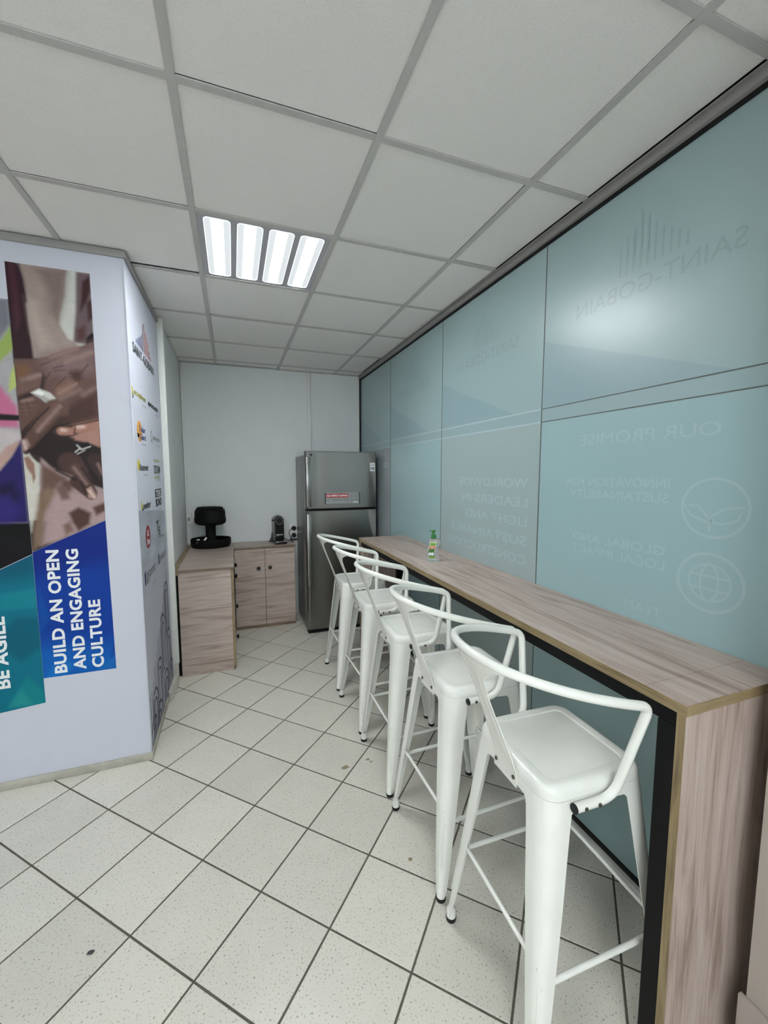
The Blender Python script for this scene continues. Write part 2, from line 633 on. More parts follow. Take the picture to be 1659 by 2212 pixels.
def clip_poly(poly, x0, x1, y0, y1):
    def cut(P, inside, inter):
        out = []
        for i in range(len(P)):
            a, b = P[i - 1], P[i]
            if inside(b):
                if not inside(a):
                    out.append(inter(a, b))
                out.append(b)
            elif inside(a):
                out.append(inter(a, b))
        return out

    def ix(x):
        return lambda a, b: (x, a[1] + (b[1] - a[1]) * (x - a[0]) / (b[0] - a[0]))

    def iy(y):
        return lambda a, b: (a[0] + (b[0] - a[0]) * (y - a[1]) / (b[1] - a[1]), y)
    for ins, it in ((lambda p: p[0] >= x0, ix(x0)), (lambda p: p[0] <= x1, ix(x1)), (lambda p: p[1] >= y0, iy(y0)), (lambda p: p[1] <= y1, iy(y1))):
        if not poly:
            return []
        poly = cut(poly, ins, it)
    return poly
PAINT_RIGHT = [
('p',(198,198,192),4,[(-940,2508),(-596,2509),(-611,1316),(-937,1329)]),
('p',(54,38,34),6,[(-942,2076),(-600,2173),(-595,1692),(-600,1505),(-823,1567),(-925,1649)]),
('p',(166,142,142),10,[(-854,1626),(-597,1474),(-605,1316),(-888,1327)]),
('p',(48,24,32),6,[(-937,2506),(-890,2501),(-876,2459),(-863,2368),(-859,2258),(-846,2079),(-933,2071)]),
('p',(75,40,52),14,[(-922,2503),(-899,2504),(-892,2408),(-891,2254),(-911,2196),(-918,2360)]),
('p',(158,140,134),8,[(-890,2501),(-702,2502),(-718,2378),(-747,2260),(-715,2190),(-665,2155),(-800,2089),(-853,2085),(-863,2258),(-865,2368),(-877,2459)]),
('p',(128,110,106),28,[(-813,2486),(-702,2502),(-718,2378),(-747,2260),(-777,2302),(-780,2408)]),
('p',(176,160,152),26,[(-861,2357),(-827,2340),(-814,2252),(-776,2155),(-821,2133),(-850,2203)]),
('p',(108,90,94),10,[(-665,2499),(-607,2501),(-608,2213),(-641,2169),(-694,2175),(-676,2326)]),
('p',(60,36,36),10,[(-642,2457),(-610,2490),(-611,2421),(-630,2367),(-658,2317)]),
('p',(70,46,46),10,[(-630,2367),(-606,2382),(-606,2295),(-630,2275)]),
('p',(84,58,56),14,[(-678,2234),(-641,2262),(-640,2192),(-676,2177)]),
('p',(22,14,16),6,[(-640,2198),(-623,2220),(-607,2228),(-609,2181),(-647,2159)]),
('p',(104,78,74),6,[(-931,2076),(-839,2083),(-789,2105),(-728,2139),(-667,2157),(-604,2189),(-604,1820),(-710,1782),(-775,1789),(-864,1691),(-927,1690),(-930,1857),(-928,1999)]),
('p',(126,102,102),40,[(-824,2087),(-668,2148),(-605,2178),(-607,2042),(-716,2010),(-804,2020)]),
('p',(120,86,62),16,[(-923,2050),(-876,2060),(-866,2027),(-897,1990),(-925,1994)]),
('p',(112,84,76),12,[(-924,1977),(-873,2003),(-821,2025),(-832,1960),(-878,1923),(-926,1914)]),
('p',(58,38,34),10,[(-926,1908),(-877,1934),(-833,1955),(-822,2007),(-812,2008),(-824,1938),(-871,1912),(-923,1886)]),
('p',(60,38,36),22,[(-715,2033),(-674,2043),(-672,1996),(-708,1975)]),
('p',(134,102,86),22,[(-779,1958),(-717,1998),(-677,1989),(-721,1933),(-777,1912)]),
('p',(74,50,44),30,[(-766,1848),(-692,1911),(-607,1952),(-606,1826),(-710,1782),(-775,1789)]),
('p',(96,70,62),12,[(-923,1886),(-879,1911),(-818,1880),(-857,1803),(-923,1742),(-930,1845)]),
('p',(112,84,76),18,[(-914,1881),(-875,1897),(-853,1867),(-894,1824),(-920,1829)]),
('p',(46,28,26),7,[(-928,1742),(-871,1808),(-818,1874),(-804,1878),(-842,1803),(-916,1713)]),
('p',(206,204,198),5,[(-876,1928),(-842,1949),(-800,1931),(-780,1907),(-787,1889),(-814,1879),(-836,1902)]),
('p',(168,164,160),8,[(-864,1924),(-835,1926),(-803,1896),(-816,1882),(-836,1904)]),
('c',(92,66,58),9,[(-781,1853),(-905,1690)],50,28),
('c',(116,88,78),26,[(-770,1868),(-854,1768)],25,14),
('c',(62,42,36),18,[(-759,1807),(-865,1685)],18,11),
('p',(36,24,22),8,[(-904,1643),(-864,1697),(-812,1752),(-774,1723),(-714,1713),(-605,1716),(-607,1474),(-700,1512),(-725,1531),(-804,1561),(-858,1632)]),
('c',(72,50,46),9,[(-741,1604),(-664,1459)],49,26),
('c',(92,68,62),22,[(-722,1579),(-675,1493)],18,12),
('c',(58,40,38),8,[(-637,1617),(-594,1514)],33,22),
('p',(168,126,114),8,[(-733,1724),(-691,1750),(-612,1777),(-609,1679),(-663,1702),(-714,1713)]),
('c',(170,124,108),7,[(-767,1754),(-732,1754)],19,18),
('c',(164,118,102),7,[(-700,1769),(-616,1792)],22,24),
('c',(198,160,146),10,[(-762,1759),(-747,1759)],8,7),
('c',(196,158,142),10,[(-695,1774),(-674,1777)],10,8),
('p',(20,14,16),5,[(-715,1689),(-663,1705),(-648,1684),(-666,1659),(-713,1646)]),
('c',(196,192,186),3,[(-709,1689),(-691,1668)],3,3),
('c',(196,192,186),3,[(-717,1655),(-696,1674)],3,3),
('c',(190,186,180),3,[(-691,1668),(-654,1683)],3,3),
('c',(180,176,170),3,[(-708,1647),(-676,1665)],3,2),
('p',(158,128,120),6,[(-922,1710),(-904,1714),(-893,1685),(-912,1655),(-924,1658)]),
('p',(166,134,124),5,[(-682,1469),(-657,1481),(-639,1437),(-642,1421),(-671,1428)]),
('p',(206,200,188),7,[(-922,1631),(-900,1645),(-878,1608),(-875,1531),(-871,1369),(-922,1370)]),
('p',(150,112,98),6,[(-922,1626),(-902,1632),(-883,1597),(-882,1531),(-893,1507),(-896,1543),(-913,1579)]),
('p',(160,134,134),14,[(-853,1603),(-803,1567),(-725,1531),(-683,1450),(-659,1412),(-609,1436),(-609,1341),(-872,1351)]),
('p',(104,78,66),16,[(-856,1597),(-804,1561),(-765,1531),(-814,1471),(-844,1392),(-866,1435)]),
('p',(88,62,54),18,[(-776,1525),(-726,1512),(-750,1457),(-801,1446)]),
('p',(206,202,192),10,[(-924,1492),(-871,1491),(-886,1411),(-915,1270)]),
('p',(128,104,86),16,[(-874,1451),(-838,1491),(-796,1449),(-852,1363),(-879,1207),(-919,1175),(-910,1270)]),
('p',(172,146,146),18,[(-807,1463),(-599,1446),(-603,1312),(-822,1217),(-879,1207),(-852,1363)]),
('p',(112,84,80),14,[(-805,1490),(-760,1490),(-752,1428),(-787,1422)]),
('p',(78,54,46),12,[(-762,1360),(-720,1386),(-670,1356),(-679,1301),(-727,1268),(-748,1311)]),
('p',(86,60,52),12,[(-662,1384),(-601,1411),(-600,1368),(-647,1342)]),
('p',(120,94,86),14,[(-789,1298),(-759,1318),(-745,1269),(-780,1250)]),
('c',(70,48,44),6,[(-713,1510),(-664,1447)],35,25),
('p',(166,134,124),4,[(-685,1475),(-662,1489),(-640,1443),(-643,1424),(-676,1430)]),
('c',(80,57,52),6,[(-769,1874),(-753,1855)],2,1),
('c',(80,57,52),6,[(-777,1865),(-757,1840)],2,1),
('c',(80,57,52),6,[(-759,1881),(-745,1867)],2,1),
('c',(80,57,52),6,[(-919,1869),(-857,1884)],2,1),
('c',(80,57,52),6,[(-918,1852),(-863,1860)],2,1),
('c',(80,57,52),6,[(-912,1835),(-874,1837)],2,1),
('c',(80,57,52),6,[(-894,1887),(-880,1819)],2,1),
('c',(80,57,52),6,[(-783,2045),(-743,2060)],2,1),
('c',(80,57,52),6,[(-779,2034),(-734,2043)],2,1),
('c',(80,57,52),6,[(-715,2027),(-676,2007)],2,1),
('c',(80,57,52),6,[(-709,2040),(-687,1988)],2,1),
('c',(80,57,52),6,[(-694,2047),(-678,1977)],2,1),
('c',(80,57,52),6,[(-883,1767),(-866,1744)],2,1),
('c',(80,57,52),6,[(-891,1755),(-876,1732)],2,1),
('c',(80,57,52),6,[(-794,2027),(-833,1955)],2,1),
('c',(80,57,52),6,[(-736,2008),(-790,1946)],2,1),
('c',(80,57,52),6,[(-642,2075),(-719,1963)],2,1),
('c',(80,57,52),6,[(-826,2059),(-751,2094)],2,1),
('c',(80,57,52),6,[(-699,1622),(-671,1567)],2,1),
('c',(80,57,52),6,[(-743,1567),(-716,1586)],2,1),
('c',(80,57,52),6,[(-739,1555),(-712,1573)],2,1),
('c',(142,116,110),18,[(-777,2074),(-710,2115)],5,3),
('c',(142,116,110),18,[(-691,2105),(-628,2135)],5,3),
('c',(142,116,110),18,[(-762,1907),(-679,1954)],5,3),
('c',(142,116,110),18,[(-670,1930),(-611,1970)],5,3),
('c',(142,116,110),18,[(-902,1984),(-839,2012)],5,3),
('c',(30,19,18),5,[(-857,1808),(-920,1719)],3,3),
('c',(30,19,18),5,[(-809,1863),(-857,1808)],3,3),
('c',(30,19,18),5,[(-729,1796),(-796,1770)],3,3),
('c',(30,19,18),5,[(-796,1770),(-865,1679)],4,4),
('c',(30,19,18),5,[(-865,1679),(-895,1658)],4,4),
('c',(30,19,18),5,[(-922,1892),(-873,1917)],3,3),
('c',(30,19,18),5,[(-821,2019),(-833,1955)],2,2),
('c',(30,19,18),5,[(-774,1726),(-719,1719)],3,3),
('c',(30,19,18),5,[(-717,1749),(-710,1773)],2,2),
('c',(30,19,18),5,[(-610,1813),(-715,1782)],3,3),
('c',(30,19,18),5,[(-705,1512),(-678,1450)],3,3),
('c',(30,19,18),5,[(-798,1567),(-725,1521)],4,4),
('c',(30,19,18),5,[(-696,1580),(-654,1499)],3,3),
('c',(150,122,116),12,[(-765,1872),(-860,1750)],5,5),
('c',(150,122,116),12,[(-878,1991),(-834,2012)],5,5),
('c',(150,122,116),12,[(-790,2096),(-678,2147)],4,4),
('c',(150,122,116),12,[(-769,2121),(-708,2147)],3,3),
('c',(150,122,116),12,[(-670,2107),(-618,2136)],7,7),
('c',(150,122,116),12,[(-732,2078),(-691,2100)],6,6),
('c',(150,122,116),12,[(-766,1930),(-698,1979)],5,5),
('c',(150,122,116),12,[(-909,1887),(-870,1898)],4,4),
('c',(150,122,116),12,[(-727,1579),(-680,1500)],4,4),
('c',(150,122,116),12,[(-627,1598),(-609,1549)],4,4),
('c',(192,168,162),5,[(-916,1700),(-911,1670)],7,6),
('c',(206,178,168),4,[(-669,1465),(-652,1434)],7,6),
('c',(214,186,176),5,[(-766,1759),(-752,1757)],6,5),
('c',(214,186,176),5,[(-699,1776),(-679,1779)],7,6),
('p',(240,240,238),3,[(-867,1927),(-843,1941),(-820,1927),(-833,1915)]),
('p',(46,24,40),10,[(-895,2499),(-881,2501),(-867,2433),(-862,2335),(-872,2334),(-878,2410)])]
PAINT_LEFT = [
('p',(168,166,168),4,[(-1135,2329),(-933,2342),(-922,1316),(-1212,1328)]),
('p',(118,118,128),16,[(-1094,2317),(-933,2339),(-927,2228),(-973,2162),(-1108,2120)]),
('p',(152,172,92),8,[(-1065,2125),(-974,2145),(-932,2217),(-926,2122),(-980,2059),(-1071,2037)]),
('p',(178,192,112),6,[(-945,2009),(-927,2052),(-924,1954),(-959,1922)]),
('p',(192,108,142),14,[(-1077,1960),(-988,1952),(-930,1857),(-930,1765),(-992,1763),(-1089,1793)]),
('p',(196,186,186),16,[(-1092,1748),(-1001,1757),(-926,1742),(-925,1707),(-1009,1647),(-1100,1646)]),
('p',(24,18,20),5,[(-1087,1822),(-997,1825),(-923,1822),(-924,1796),(-999,1795),(-1089,1793)]),
('p',(182,150,140),9,[(-1058,1607),(-1010,1636),(-986,1674),(-924,1710),(-923,1690),(-966,1628),(-1015,1561),(-1063,1538)]),
('p',(34,24,92),8,[(-966,1631),(-926,1707),(-922,1316),(-1168,1326),(-1153,1532),(-1015,1564)]),
('p',(20,14,56),26,[(-1112,1480),(-972,1508),(-948,1449),(-1001,1361),(-1121,1365)]),
('p',(44,34,110),26,[(-1076,1429),(-991,1453),(-949,1372),(-1001,1321),(-1083,1338)]),
('p',(10,8,14),22,[(-1137,1281),(-1004,1268),(-924,1230),(-918,1113),(-1152,1078)])]


# ================================================================== THE SETTING
def in_view(x, y, z, mx=90):
    c, s = math.cos(YAW), math.sin(YAW)
    dx, dy, dz = x, y, z - CAM_H
    rx = dx * c + dy * s
    fy = -dx * s + dy * c
    cp, sp = math.cos(PITCH), math.sin(PITCH)
    f2 = fy * cp + dz * sp
    u2 = -fy * sp + dz * cp
    if f2 < 0.05:
        return False
    px, py = 829.5 + FPX * rx / f2, 1106 - FPX * u2 / f2
    return -mx < px < 1659 + mx and -mx < py < 2212 + mx


# ---- floor: slab of grout, every tile in view a part of its own
floor = tag(box('floor', (XL, YR, -0.08), (XG + 0.06, YB + 0.05, -0.0025), 'grout'), 'cream speckled floor tiles laid diagonally with dark grout', None, None, 'structure')
FA = 2.36105
E1 = (-0.3 * math.cos(FA), -0.3 * math.sin(FA))
E2 = (-0.3 * math.sin(FA), 0.3 * math.cos(FA))
F0 = (0.0386, 3.1607)
GAP = 0.0036


def tile_prism(poly):
    n = len(poly)
    cx = sum(p[0] for p in poly) / n
    cy = sum(p[1] for p in poly) / n
    top = []
    for x, y in poly:
        l = math.hypot(x - cx, y - cy)
        k = max(0.0, (l - 0.0022) / l)
        top.append((cx + (x - cx) * k, cy + (y - cy) * k, 0.0))
    V = [(x, y, -0.010) for x, y in poly] + [(x, y, -0.0012) for x, y in poly] + top
    Fc = []
    for j in range(2):
        for i in range(n):
            k = (i + 1) % n
            Fc.append((j * n + i, j * n + k, (j + 1) * n + k, (j + 1) * n + i))
    Fc.append(tuple(range(2 * n, 3 * n)))
    return V, Fc


def tile_poly(q, p):
    out = []
    g = GAP / 0.3
    for a, b in ((q + g, p + g), (q + 1 - g, p + g), (q + 1 - g, p + 1 - g), (q + g, p + 1 - g)):
        out.append((F0[0] + a * E1[0] + b * E2[0], F0[1] + a * E1[1] + b * E2[1]))
    area = sum(out[i - 1][0] * out[i][1] - out[i][0] * out[i - 1][1] for i in range(4))
    return out if area > 0 else out[::-1]


full_me = None
restV, restF = [], []
for q in range(-30, 31):
    for p in range(-30, 31):
        poly = tile_poly(q, p)
        cx = sum(a[0] for a in poly) / 4
        cy = sum(a[1] for a in poly) / 4
        if all(a[0] < XS - 0.02 and a[1] > YP + 0.02 for a in poly):
            continue
        clipped = clip_poly(poly, XL + 0.002, XG - 0.012, YR + 0.002, YB - 0.002)
        if len(clipped) < 3:
            continue
        a2 = abs(sum(clipped[i - 1][0] * clipped[i][1] - clipped[i][0] * clipped[i - 1][1] for i in range(len(clipped)))) / 2
        if a2 < 0.0004:
            continue
        if in_view(cx, cy, 0, 140) or any(in_view(a[0], a[1], 0, 10) for a in clipped):
            if len(clipped) == 4 and a2 > 0.0855:
                loc = (cx, cy, 0)
                if full_me is None:
                    V, Fc = tile_prism([(a[0] - cx, a[1] - cy) for a in poly])
                    o = make('floor_tile', V, Fc, 'floor_tile', floor, None, loc)
                    full_me = o.data
                else:
                    o = wrap('floor_tile', full_me, None, floor, None, loc)
            else:
                V, Fc = tile_prism(clipped)
                make('floor_tile', V, Fc, 'floor_tile', floor)
        else:
            V, Fc = tile_prism(clipped)
            b = len(restV)
            restV += V
            restF += [tuple(i + b for i in f) for f in Fc]
tag(make('floor_tiles_behind', restV, restF, 'floor_tile', floor), kind='stuff')

# stains on the tiles (brown glue spots and a grey ring)
def blob(name, x, y, r, mat, parent, seed, sq=0.7):
    rnd = random.Random(seed)
    pts = []
    for k in range(18):
        a = 2 * math.pi * k / 18
        rr = r * (0.55 + 0.55 * rnd.random())
        pts.append((x + rr * math.cos(a), y + rr * sq * math.sin(a)))
    plate(name, pts, lambda u, v, d: (u, v, 0.0001 + d), 0.0004, mat, parent)


blob('floor_stain', 0.507, 1.985, 0.024, 'stain', floor, 3)
blob('floor_stain', 0.650, 1.979, 0.010, 'stain', floor, 4)
blob('floor_stain', 0.638, 2.000, 0.012, 'stain', floor, 5)
blob('floor_stain', 0.622, 1.389, 0.010, 'stain', floor, 6, 1.0)

# ---- ceiling: board above blackened to give the tile gaps their shade, exposed grid, lay-in tiles
ceiling = tag(box('ceiling', (XL, YR, ZC + 0.022), (XG + 0.06, YB + 0.05, ZC + 0.10), 'black_gap'), 'suspended ceiling of square white tiles in a grey grid', None, None, 'structure')
CX = [-0.7244 + 0.6 * k for k in range(-5, 5) if -0.7244 + 0.6 * k < XG]
CY = [0.7487 + 0.6 * k for k in range(-7, 8) if YR < 0.7487 + 0.6 * k < YB]
FITTINGS = [(-0.1244, 1.9487), (-0.1244, -1.0513), (-1.9244, -0.4513), (-1.9244, -2.2513)]  # all but the first are unseen lamps added to brighten the room
XT = 1.352                      # inner edge of the wall trim on the glass side
for x in CX:
    if x > XL + 0.03:
        box('grid_runner', (x - 0.012, YR + 0.005, ZC), (x + 0.012, YB - 0.004, ZC + 0.004), 'grid', ceiling)
xs = [XL + 0.003] + [x for x in CX if x > XL + 0.03] + [XT]
ys = [YR + 0.003] + CY + [YB - 0.004]
for y in CY:
    for a, b in zip(xs[:-1], xs[1:]):
        box('grid_tee', (a + 0.012, y - 0.012, ZC + 0.0005), (b - 0.012, y + 0.012, ZC + 0.0045), 'grid', ceiling)
restV, restF = [], []
ctile = None
for a, b in zip(xs[:-1], xs[1:]):
    for c, d in zip(ys[:-1], ys[1:]):
        cx, cy = (a + b) / 2, (c + d) / 2
        if any(abs(cx - fx - 0.3) < 0.05 and abs(cy - fy - 0.3) < 0.05 for fx, fy in FITTINGS):
            continue
        if cx < XS - 0.3 and cy > YP + 0.3:
            continue
        jx, jy = random.uniform(-0.0095, 0.0095), random.uniform(-0.0095, 0.0095)
        if abs(cx + 0.4244) < 0.05 and abs(cy - 2.2487) < 0.05:
            jx, jy = 0.004, -0.020           # one tile has slipped and leaves a dark gap
        lo = (a + 0.004 + jx, c + 0.004 + jy, ZC + 0.006)
        hi = (b - 0.004 + jx, d - 0.004 + jy, ZC + 0.020)
        vis = any(in_view(u, v, ZC, 60) for u in (a, cx, b) for v in (c, cy, d))
        if vis:
            box('ceiling_tile', lo, hi, 'ceil_tile', ceiling, 0.003, 1)
        else:
            k = len(restV)
            restV += [(x, y, z) for z in (lo[2], hi[2]) for x, y in ((lo[0], lo[1]), (hi[0], lo[1]), (hi[0], hi[1]), (lo[0], hi[1]))]
            restF += [tuple(k + i for i in f) for f in ((0, 3, 2, 1), (4, 5, 6, 7), (0, 1, 5, 4), (1, 2, 6, 5), (2, 3, 7, 6), (3, 0, 4, 7))]
tag(make('ceiling_tiles_behind', restV, restF, 'ceil_tile', ceiling), kind='stuff')

# ---- plain walls
wb = tag(box('wall_back', (XW - 0.2, YB, 0), (XG + 0.06, YB + 0.06, ZC + 0.02), 'wall'), 'smooth white end wall behind the refrigerator', None, None, 'structure')
box('wall_panel_joint', (0.519, YB - 0.002, 0), (0.525, YB + 0.001, ZC - 0.003), 'white_trim', wb)
box('wall_edge_trim', (1.325, YB - 0.012, 0), (1.352, YB + 0.001, ZC - 0.003), 'white_trim', wb, 0.003)
box('wall_angle', (XW + 0.001, YB - 0.020, ZC - 0.003), (XG - 0.03, YB + 0.001, ZC - 0.0005), 'grid', wb)
tag(box('wall_far_left', (XL - 0.06, YR, 0), (XL, YP, ZC + 0.02), 'wall_dim'), 'plain pale wall of the open room', None, None, 'structure')
bm = bmesh.new()
for lo, hi in (((XL - 0.06, 0), (WX0, ZC + 0.02)), ((WX1, 0), (XG + 0.06, ZC + 0.02)), ((WX0, 0), (WX1, WZ0)), ((WX0, WZ1), (WX1, ZC + 0.02))):
    r = bmesh.ops.create_cube(bm, size=1.0)
    for v in r['verts']:
        v.co = Vector((lo[0] + (v.co.x + 0.5) * (hi[0] - lo[0]), YR - 0.06 + (v.co.y + 0.5) * 0.06, lo[1] + (v.co.z + 0.5) * (hi[1] - lo[1])))
wrr = tag(bm_obj('wall_rear', bm, 'wall_dim'), 'plain pale wall with an opening for the added window at the rear of the room', None, None, 'structure')
win = tag(box('added_window', (WX0, YR - 0.055, WZ0), (WX1, YR - 0.005, WZ0 + 0.05), 'white_trim'), 'unseen white-framed window added in the rear wall for daylight', None, None, 'structure')  # unseen window, added to let in light for the ceiling and partition
box('frame_head', (WX0, YR - 0.055, WZ1 - 0.05), (WX1, YR - 0.005, WZ1), 'white_trim', win)
for k in range(5):
    x = WX0 + (WX1 - WX0 - 0.05) * k / 4
    box('frame_mullion', (x, YR - 0.055, WZ0 + 0.05), (x + 0.05, YR - 0.005, WZ1 - 0.05), 'white_trim', win)

wk = tag(box('wall_recess', (XW - 0.25, YS + 0.002, 0), (XW, YB, ZC - 0.001), 'wall'), 'white side wall beside the low cabinets', None, None, 'structure')
box('corner_bead', (XS + 0.001, YS - 0.006, 0.13), (XW + 0.030, YS + 0.03, ZC - 0.002), 'white_trim', wk, 0.004)
box('wall_foot', (XS + 0.003, YS - 0.004, 0.0), (XW + 0.024, YS + 0.03, 0.13), 'plaster', wk, 0.008)
bm = bmesh.new()
pts = [(XS + 0.004, 3.01), (XW + 0.010, 3.00), (XW + 0.026, 3.05), (XW + 0.014, 3.09), (XW + 0.03, 3.17), (XW + 0.022, YS - 0.006), (XS + 0.004, YS - 0.006)]
lowr = [bm.verts.new((x, y, 0.0)) for x, y in pts]
upr = [bm.verts.new((x - (0.006 if x > XS + 0.02 else 0), y, 0.055 + 0.012 * math.sin(9 * y))) for x, y in pts]
bm.faces.new(upr)
bm.faces.new(lowr[::-1])
for i in range(len(pts)):
    k = (i + 1) % len(pts)
    bm.faces.new((lowr[i], lowr[k], upr[k], upr[i]))
bm_obj('broken_skirting', bm, 'plaster', wk)

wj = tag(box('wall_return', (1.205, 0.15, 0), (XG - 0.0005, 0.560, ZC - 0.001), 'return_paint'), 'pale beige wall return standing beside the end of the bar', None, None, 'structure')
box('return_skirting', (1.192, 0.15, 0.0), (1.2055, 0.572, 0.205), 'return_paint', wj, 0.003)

# ---- clad partition with printed wrap
wl = tag(box('wall_left', (XL, YP, 0), (XS, YS, ZC - 0.001), 'lavender'), 'partition wrapped in white vinyl with printed brand graphics', None, None, 'structure')
box('ceiling_trim', (XL, YP - 0.012, ZC - 0.034), (XS + 0.012, YP + 0.001, ZC - 0.001), 'trim', wl, 0.002)
box('ceiling_trim', (XS - 0.001, YP + 0.003, ZC - 0.034), (XS + 0.012, YS, ZC - 0.001), 'trim', wl, 0.002)
box('corner_profile', (XS - 0.004, YP - 0.003, 0.045), (XS + 0.003, YP + 0.005, ZC - 0.036), 'lavender', wl, 0.001)
sk = tag(box('baseboard_left', (XL, YP - 0.010, 0.0), (XS + 0.010, YP - 0.0005, 0.042), 'skirting', None, 0.002), 'low grey skirting along the wrapped partition', None, None, 'structure')
box('side_skirting', (XS + 0.0008, YP, 0.0), (XS + 0.008, 2.99, 0.042), 'skirting', sk, 0.002)


# flat prints -------------------------------------------------------
def dist_poly(px, pz, pts):
    d = np.full(px.shape, 1e9)
    s = np.ones(px.shape)
    n = len(pts)
    for i in range(n):
        ax, az = pts[i]
        bx, bz = pts[i - 1]
        ex, ez = bx - ax, bz - az
        wx, wz = px - ax, pz - az
        L2 = max(ex * ex + ez * ez, 1e-9)
        t = np.clip((wx * ex + wz * ez) / L2, 0, 1)
        qx, qz = wx - ex * t, wz - ez * t
        d = np.minimum(d, qx * qx + qz * qz)
        c1 = pz >= az
        c2 = pz < bz
        c3 = ex * wz > ez * wx
        flip = (c1 & c2 & c3) | (~c1 & ~c2 & ~c3)
        s = np.where(flip, -s, s)
    return np.sqrt(d) * s


def dist_caps(px, pz, a, b, ra, rb):
    ex, ez = b[0] - a[0], b[1] - a[1]
    L2 = max(ex * ex + ez * ez, 1e-9)
    t = np.clip(((px - a[0]) * ex + (pz - a[1]) * ez) / L2, 0, 1)
    return np.hypot(px - a[0] - ex * t, pz - a[1] - ez * t) - (ra + (rb - ra) * t)


def paint_colors(px, pz, layers, grain=0.05, seed=1):
    col = np.zeros(px.shape + (3,))
    for L_ in layers:
        if L_[0] == 'p':
            d = dist_poly(px, pz, L_[3])
        else:
            d = dist_caps(px, pz, L_[3][0], L_[3][1], L_[4], L_[5])
        w = max(L_[2], 1.5)
        a = np.clip(0.5 - d / (2 * w), 0, 1)
        a = (a * a * (3 - 2 * a))[..., None]
        col = col * (1 - a) + np.array(lin(L_[1])[:3]) * a
    rng = np.random.default_rng(seed)
    nz = np.zeros(px.shape)
    for k in range(26):
        fr_ = 2 * math.pi / (9 * 1.16 ** k)
        an, ph = rng.random() * 6.283, rng.random() * 6.283
        nz += np.sin((px * math.cos(an) + pz * math.sin(an)) * fr_ + ph + 1.5 * np.sin(pz * fr_ * 0.37 + ph * 3))
    col *= (1 + grain * (rng.random(px.shape) - 0.5) + grain * 0.16 * nz)[..., None]
    return col


def print_sheet(name, quad, nu, nv, fn, layers, parent, seed=1, grain=0.05):
    """quad: bl, br, tr, tl in millimetres of the wall plane; colours are those of the print."""
    u, v = np.meshgrid(np.linspace(0, 1, nu), np.linspace(0, 1, nv))
    q = np.array(quad, float)
    P = ((1 - u) * (1 - v))[..., None] * q[0] + (u * (1 - v))[..., None] * q[1] + (u * v)[..., None] * q[2] + ((1 - u) * v)[..., None] * q[3]
    col = layers(P[..., 0], P[..., 1]) if callable(layers) else paint_colors(P[..., 0], P[..., 1], layers, grain, seed)
    V = [fn(a / 1000, b / 1000, 0.0005) for a, b in P.reshape(-1, 2)]
    idx = np.arange(nu * nv).reshape(nv, nu)
    Fc = np.stack([idx[:-1, :-1], idx[:-1, 1:], idx[1:, 1:], idx[1:, :-1]], -1).reshape(-1, 4).tolist()
    o = make(name, V, Fc, 'photo', parent)
    at = o.data.color_attributes.new('print', 'FLOAT_COLOR', 'POINT')
    rgba = np.ones((nu * nv, 4))
    rgba[:, :3] = np.clip(col.reshape(-1, 3), 0, 1)
    at.data.foreach_set('color', rgba.ravel())
    return o


def front(x, z, d=0.0):
    return (x, YP - 0.0004 - d, z)


def side(y, z, d=0.0):
    return (XS + 0.0004 + d, y, z)


print_sheet('photo_print', [(-918, 1175), (-611, 1317), (-610, 2499), (-933, 2501)], 100, 330, front, PAINT_RIGHT, wl, 1)
print_sheet('photo_print', [(-1340, 955), (-919, 1166), (-931, 2337), (-1340, 2337)], 90, 260, front, PAINT_LEFT, wl, 2)
BLUE = [('p', (0, 56, 150), 2, [(-1000, 400), (-500, 400), (-500, 1400), (-1000, 1400)]),
        ('p', (0, 36, 128), 60, [(-1000, 1050), (-500, 1120), (-500, 1400), (-1000, 1400)]),
        ('p', (0, 92, 178), 90, [(-960, 500), (-560, 500), (-560, 660), (-960, 720)]),
        ('p', (6, 108, 190), 14, [(-920, 520), (-860, 620), (-780, 600), (-820, 540)]),
        ('p', (2, 62, 148), 10, [(-640, 540), (-600, 720), (-600, 640)]),
        ('p', (0, 74, 160), 12, [(-920, 760), (-870, 840), (-905, 1000)]),
        ('p', (14, 100, 178), 10, [(-700, 540), (-606, 610), (-606, 540)])]
print_sheet('blue_print_panel', [(-915, 540), (-605, 540), (-611, 1316), (-918, 1174)], 50, 120, front, BLUE, wl, 3, 0.02)
TEAL = [('p', (0, 108, 130), 2, [(-1400, 300), (-800, 300), (-800, 1300), (-1400, 1300)]),
        ('p', (0, 88, 114), 50, [(-1400, 1000), (-900, 1060), (-900, 1300), (-1400, 1300)]),
        ('p', (10, 126, 142), 12, [(-1060, 900), (-917, 900), (-917, 1000), (-1060, 980)]),
        ('p', (0, 92, 116), 18, [(-1100, 760), (-1000, 860), (-917, 850), (-917, 700), (-1000, 640)]),
        ('p', (10, 124, 132), 14, [(-1060, 420), (-980, 560), (-917, 480), (-917, 400)]),
        ('p', (30, 138, 142), 16, [(-1060, 420), (-1010, 500), (-960, 410)])]
print_sheet('teal_print_panel', [(-1340, 372), (-915, 414), (-919, 1163), (-1340, 952)], 60, 110, front, TEAL, wl, 4, 0.02)


def up_text(body, x0, x1, z0, z1):
    lettering('lettering', body, lambda u, v: front(x1 + (x0 - x1) * v, z0 + (z1 - z0) * u, 0.0012), 'white_print', wl, 0.034, 1.05)


up_text('BUILD AN OPEN', -0.868, -0.814, 0.556, 1.180)
up_text('AND ENGAGING', -0.787, -0.734, 0.560, 1.180)
up_text('CULTURE', -0.709, -0.656, 0.560, 0.915)
up_text('BE AGILE', -1.100, -1.046, 0.516, 0.873)


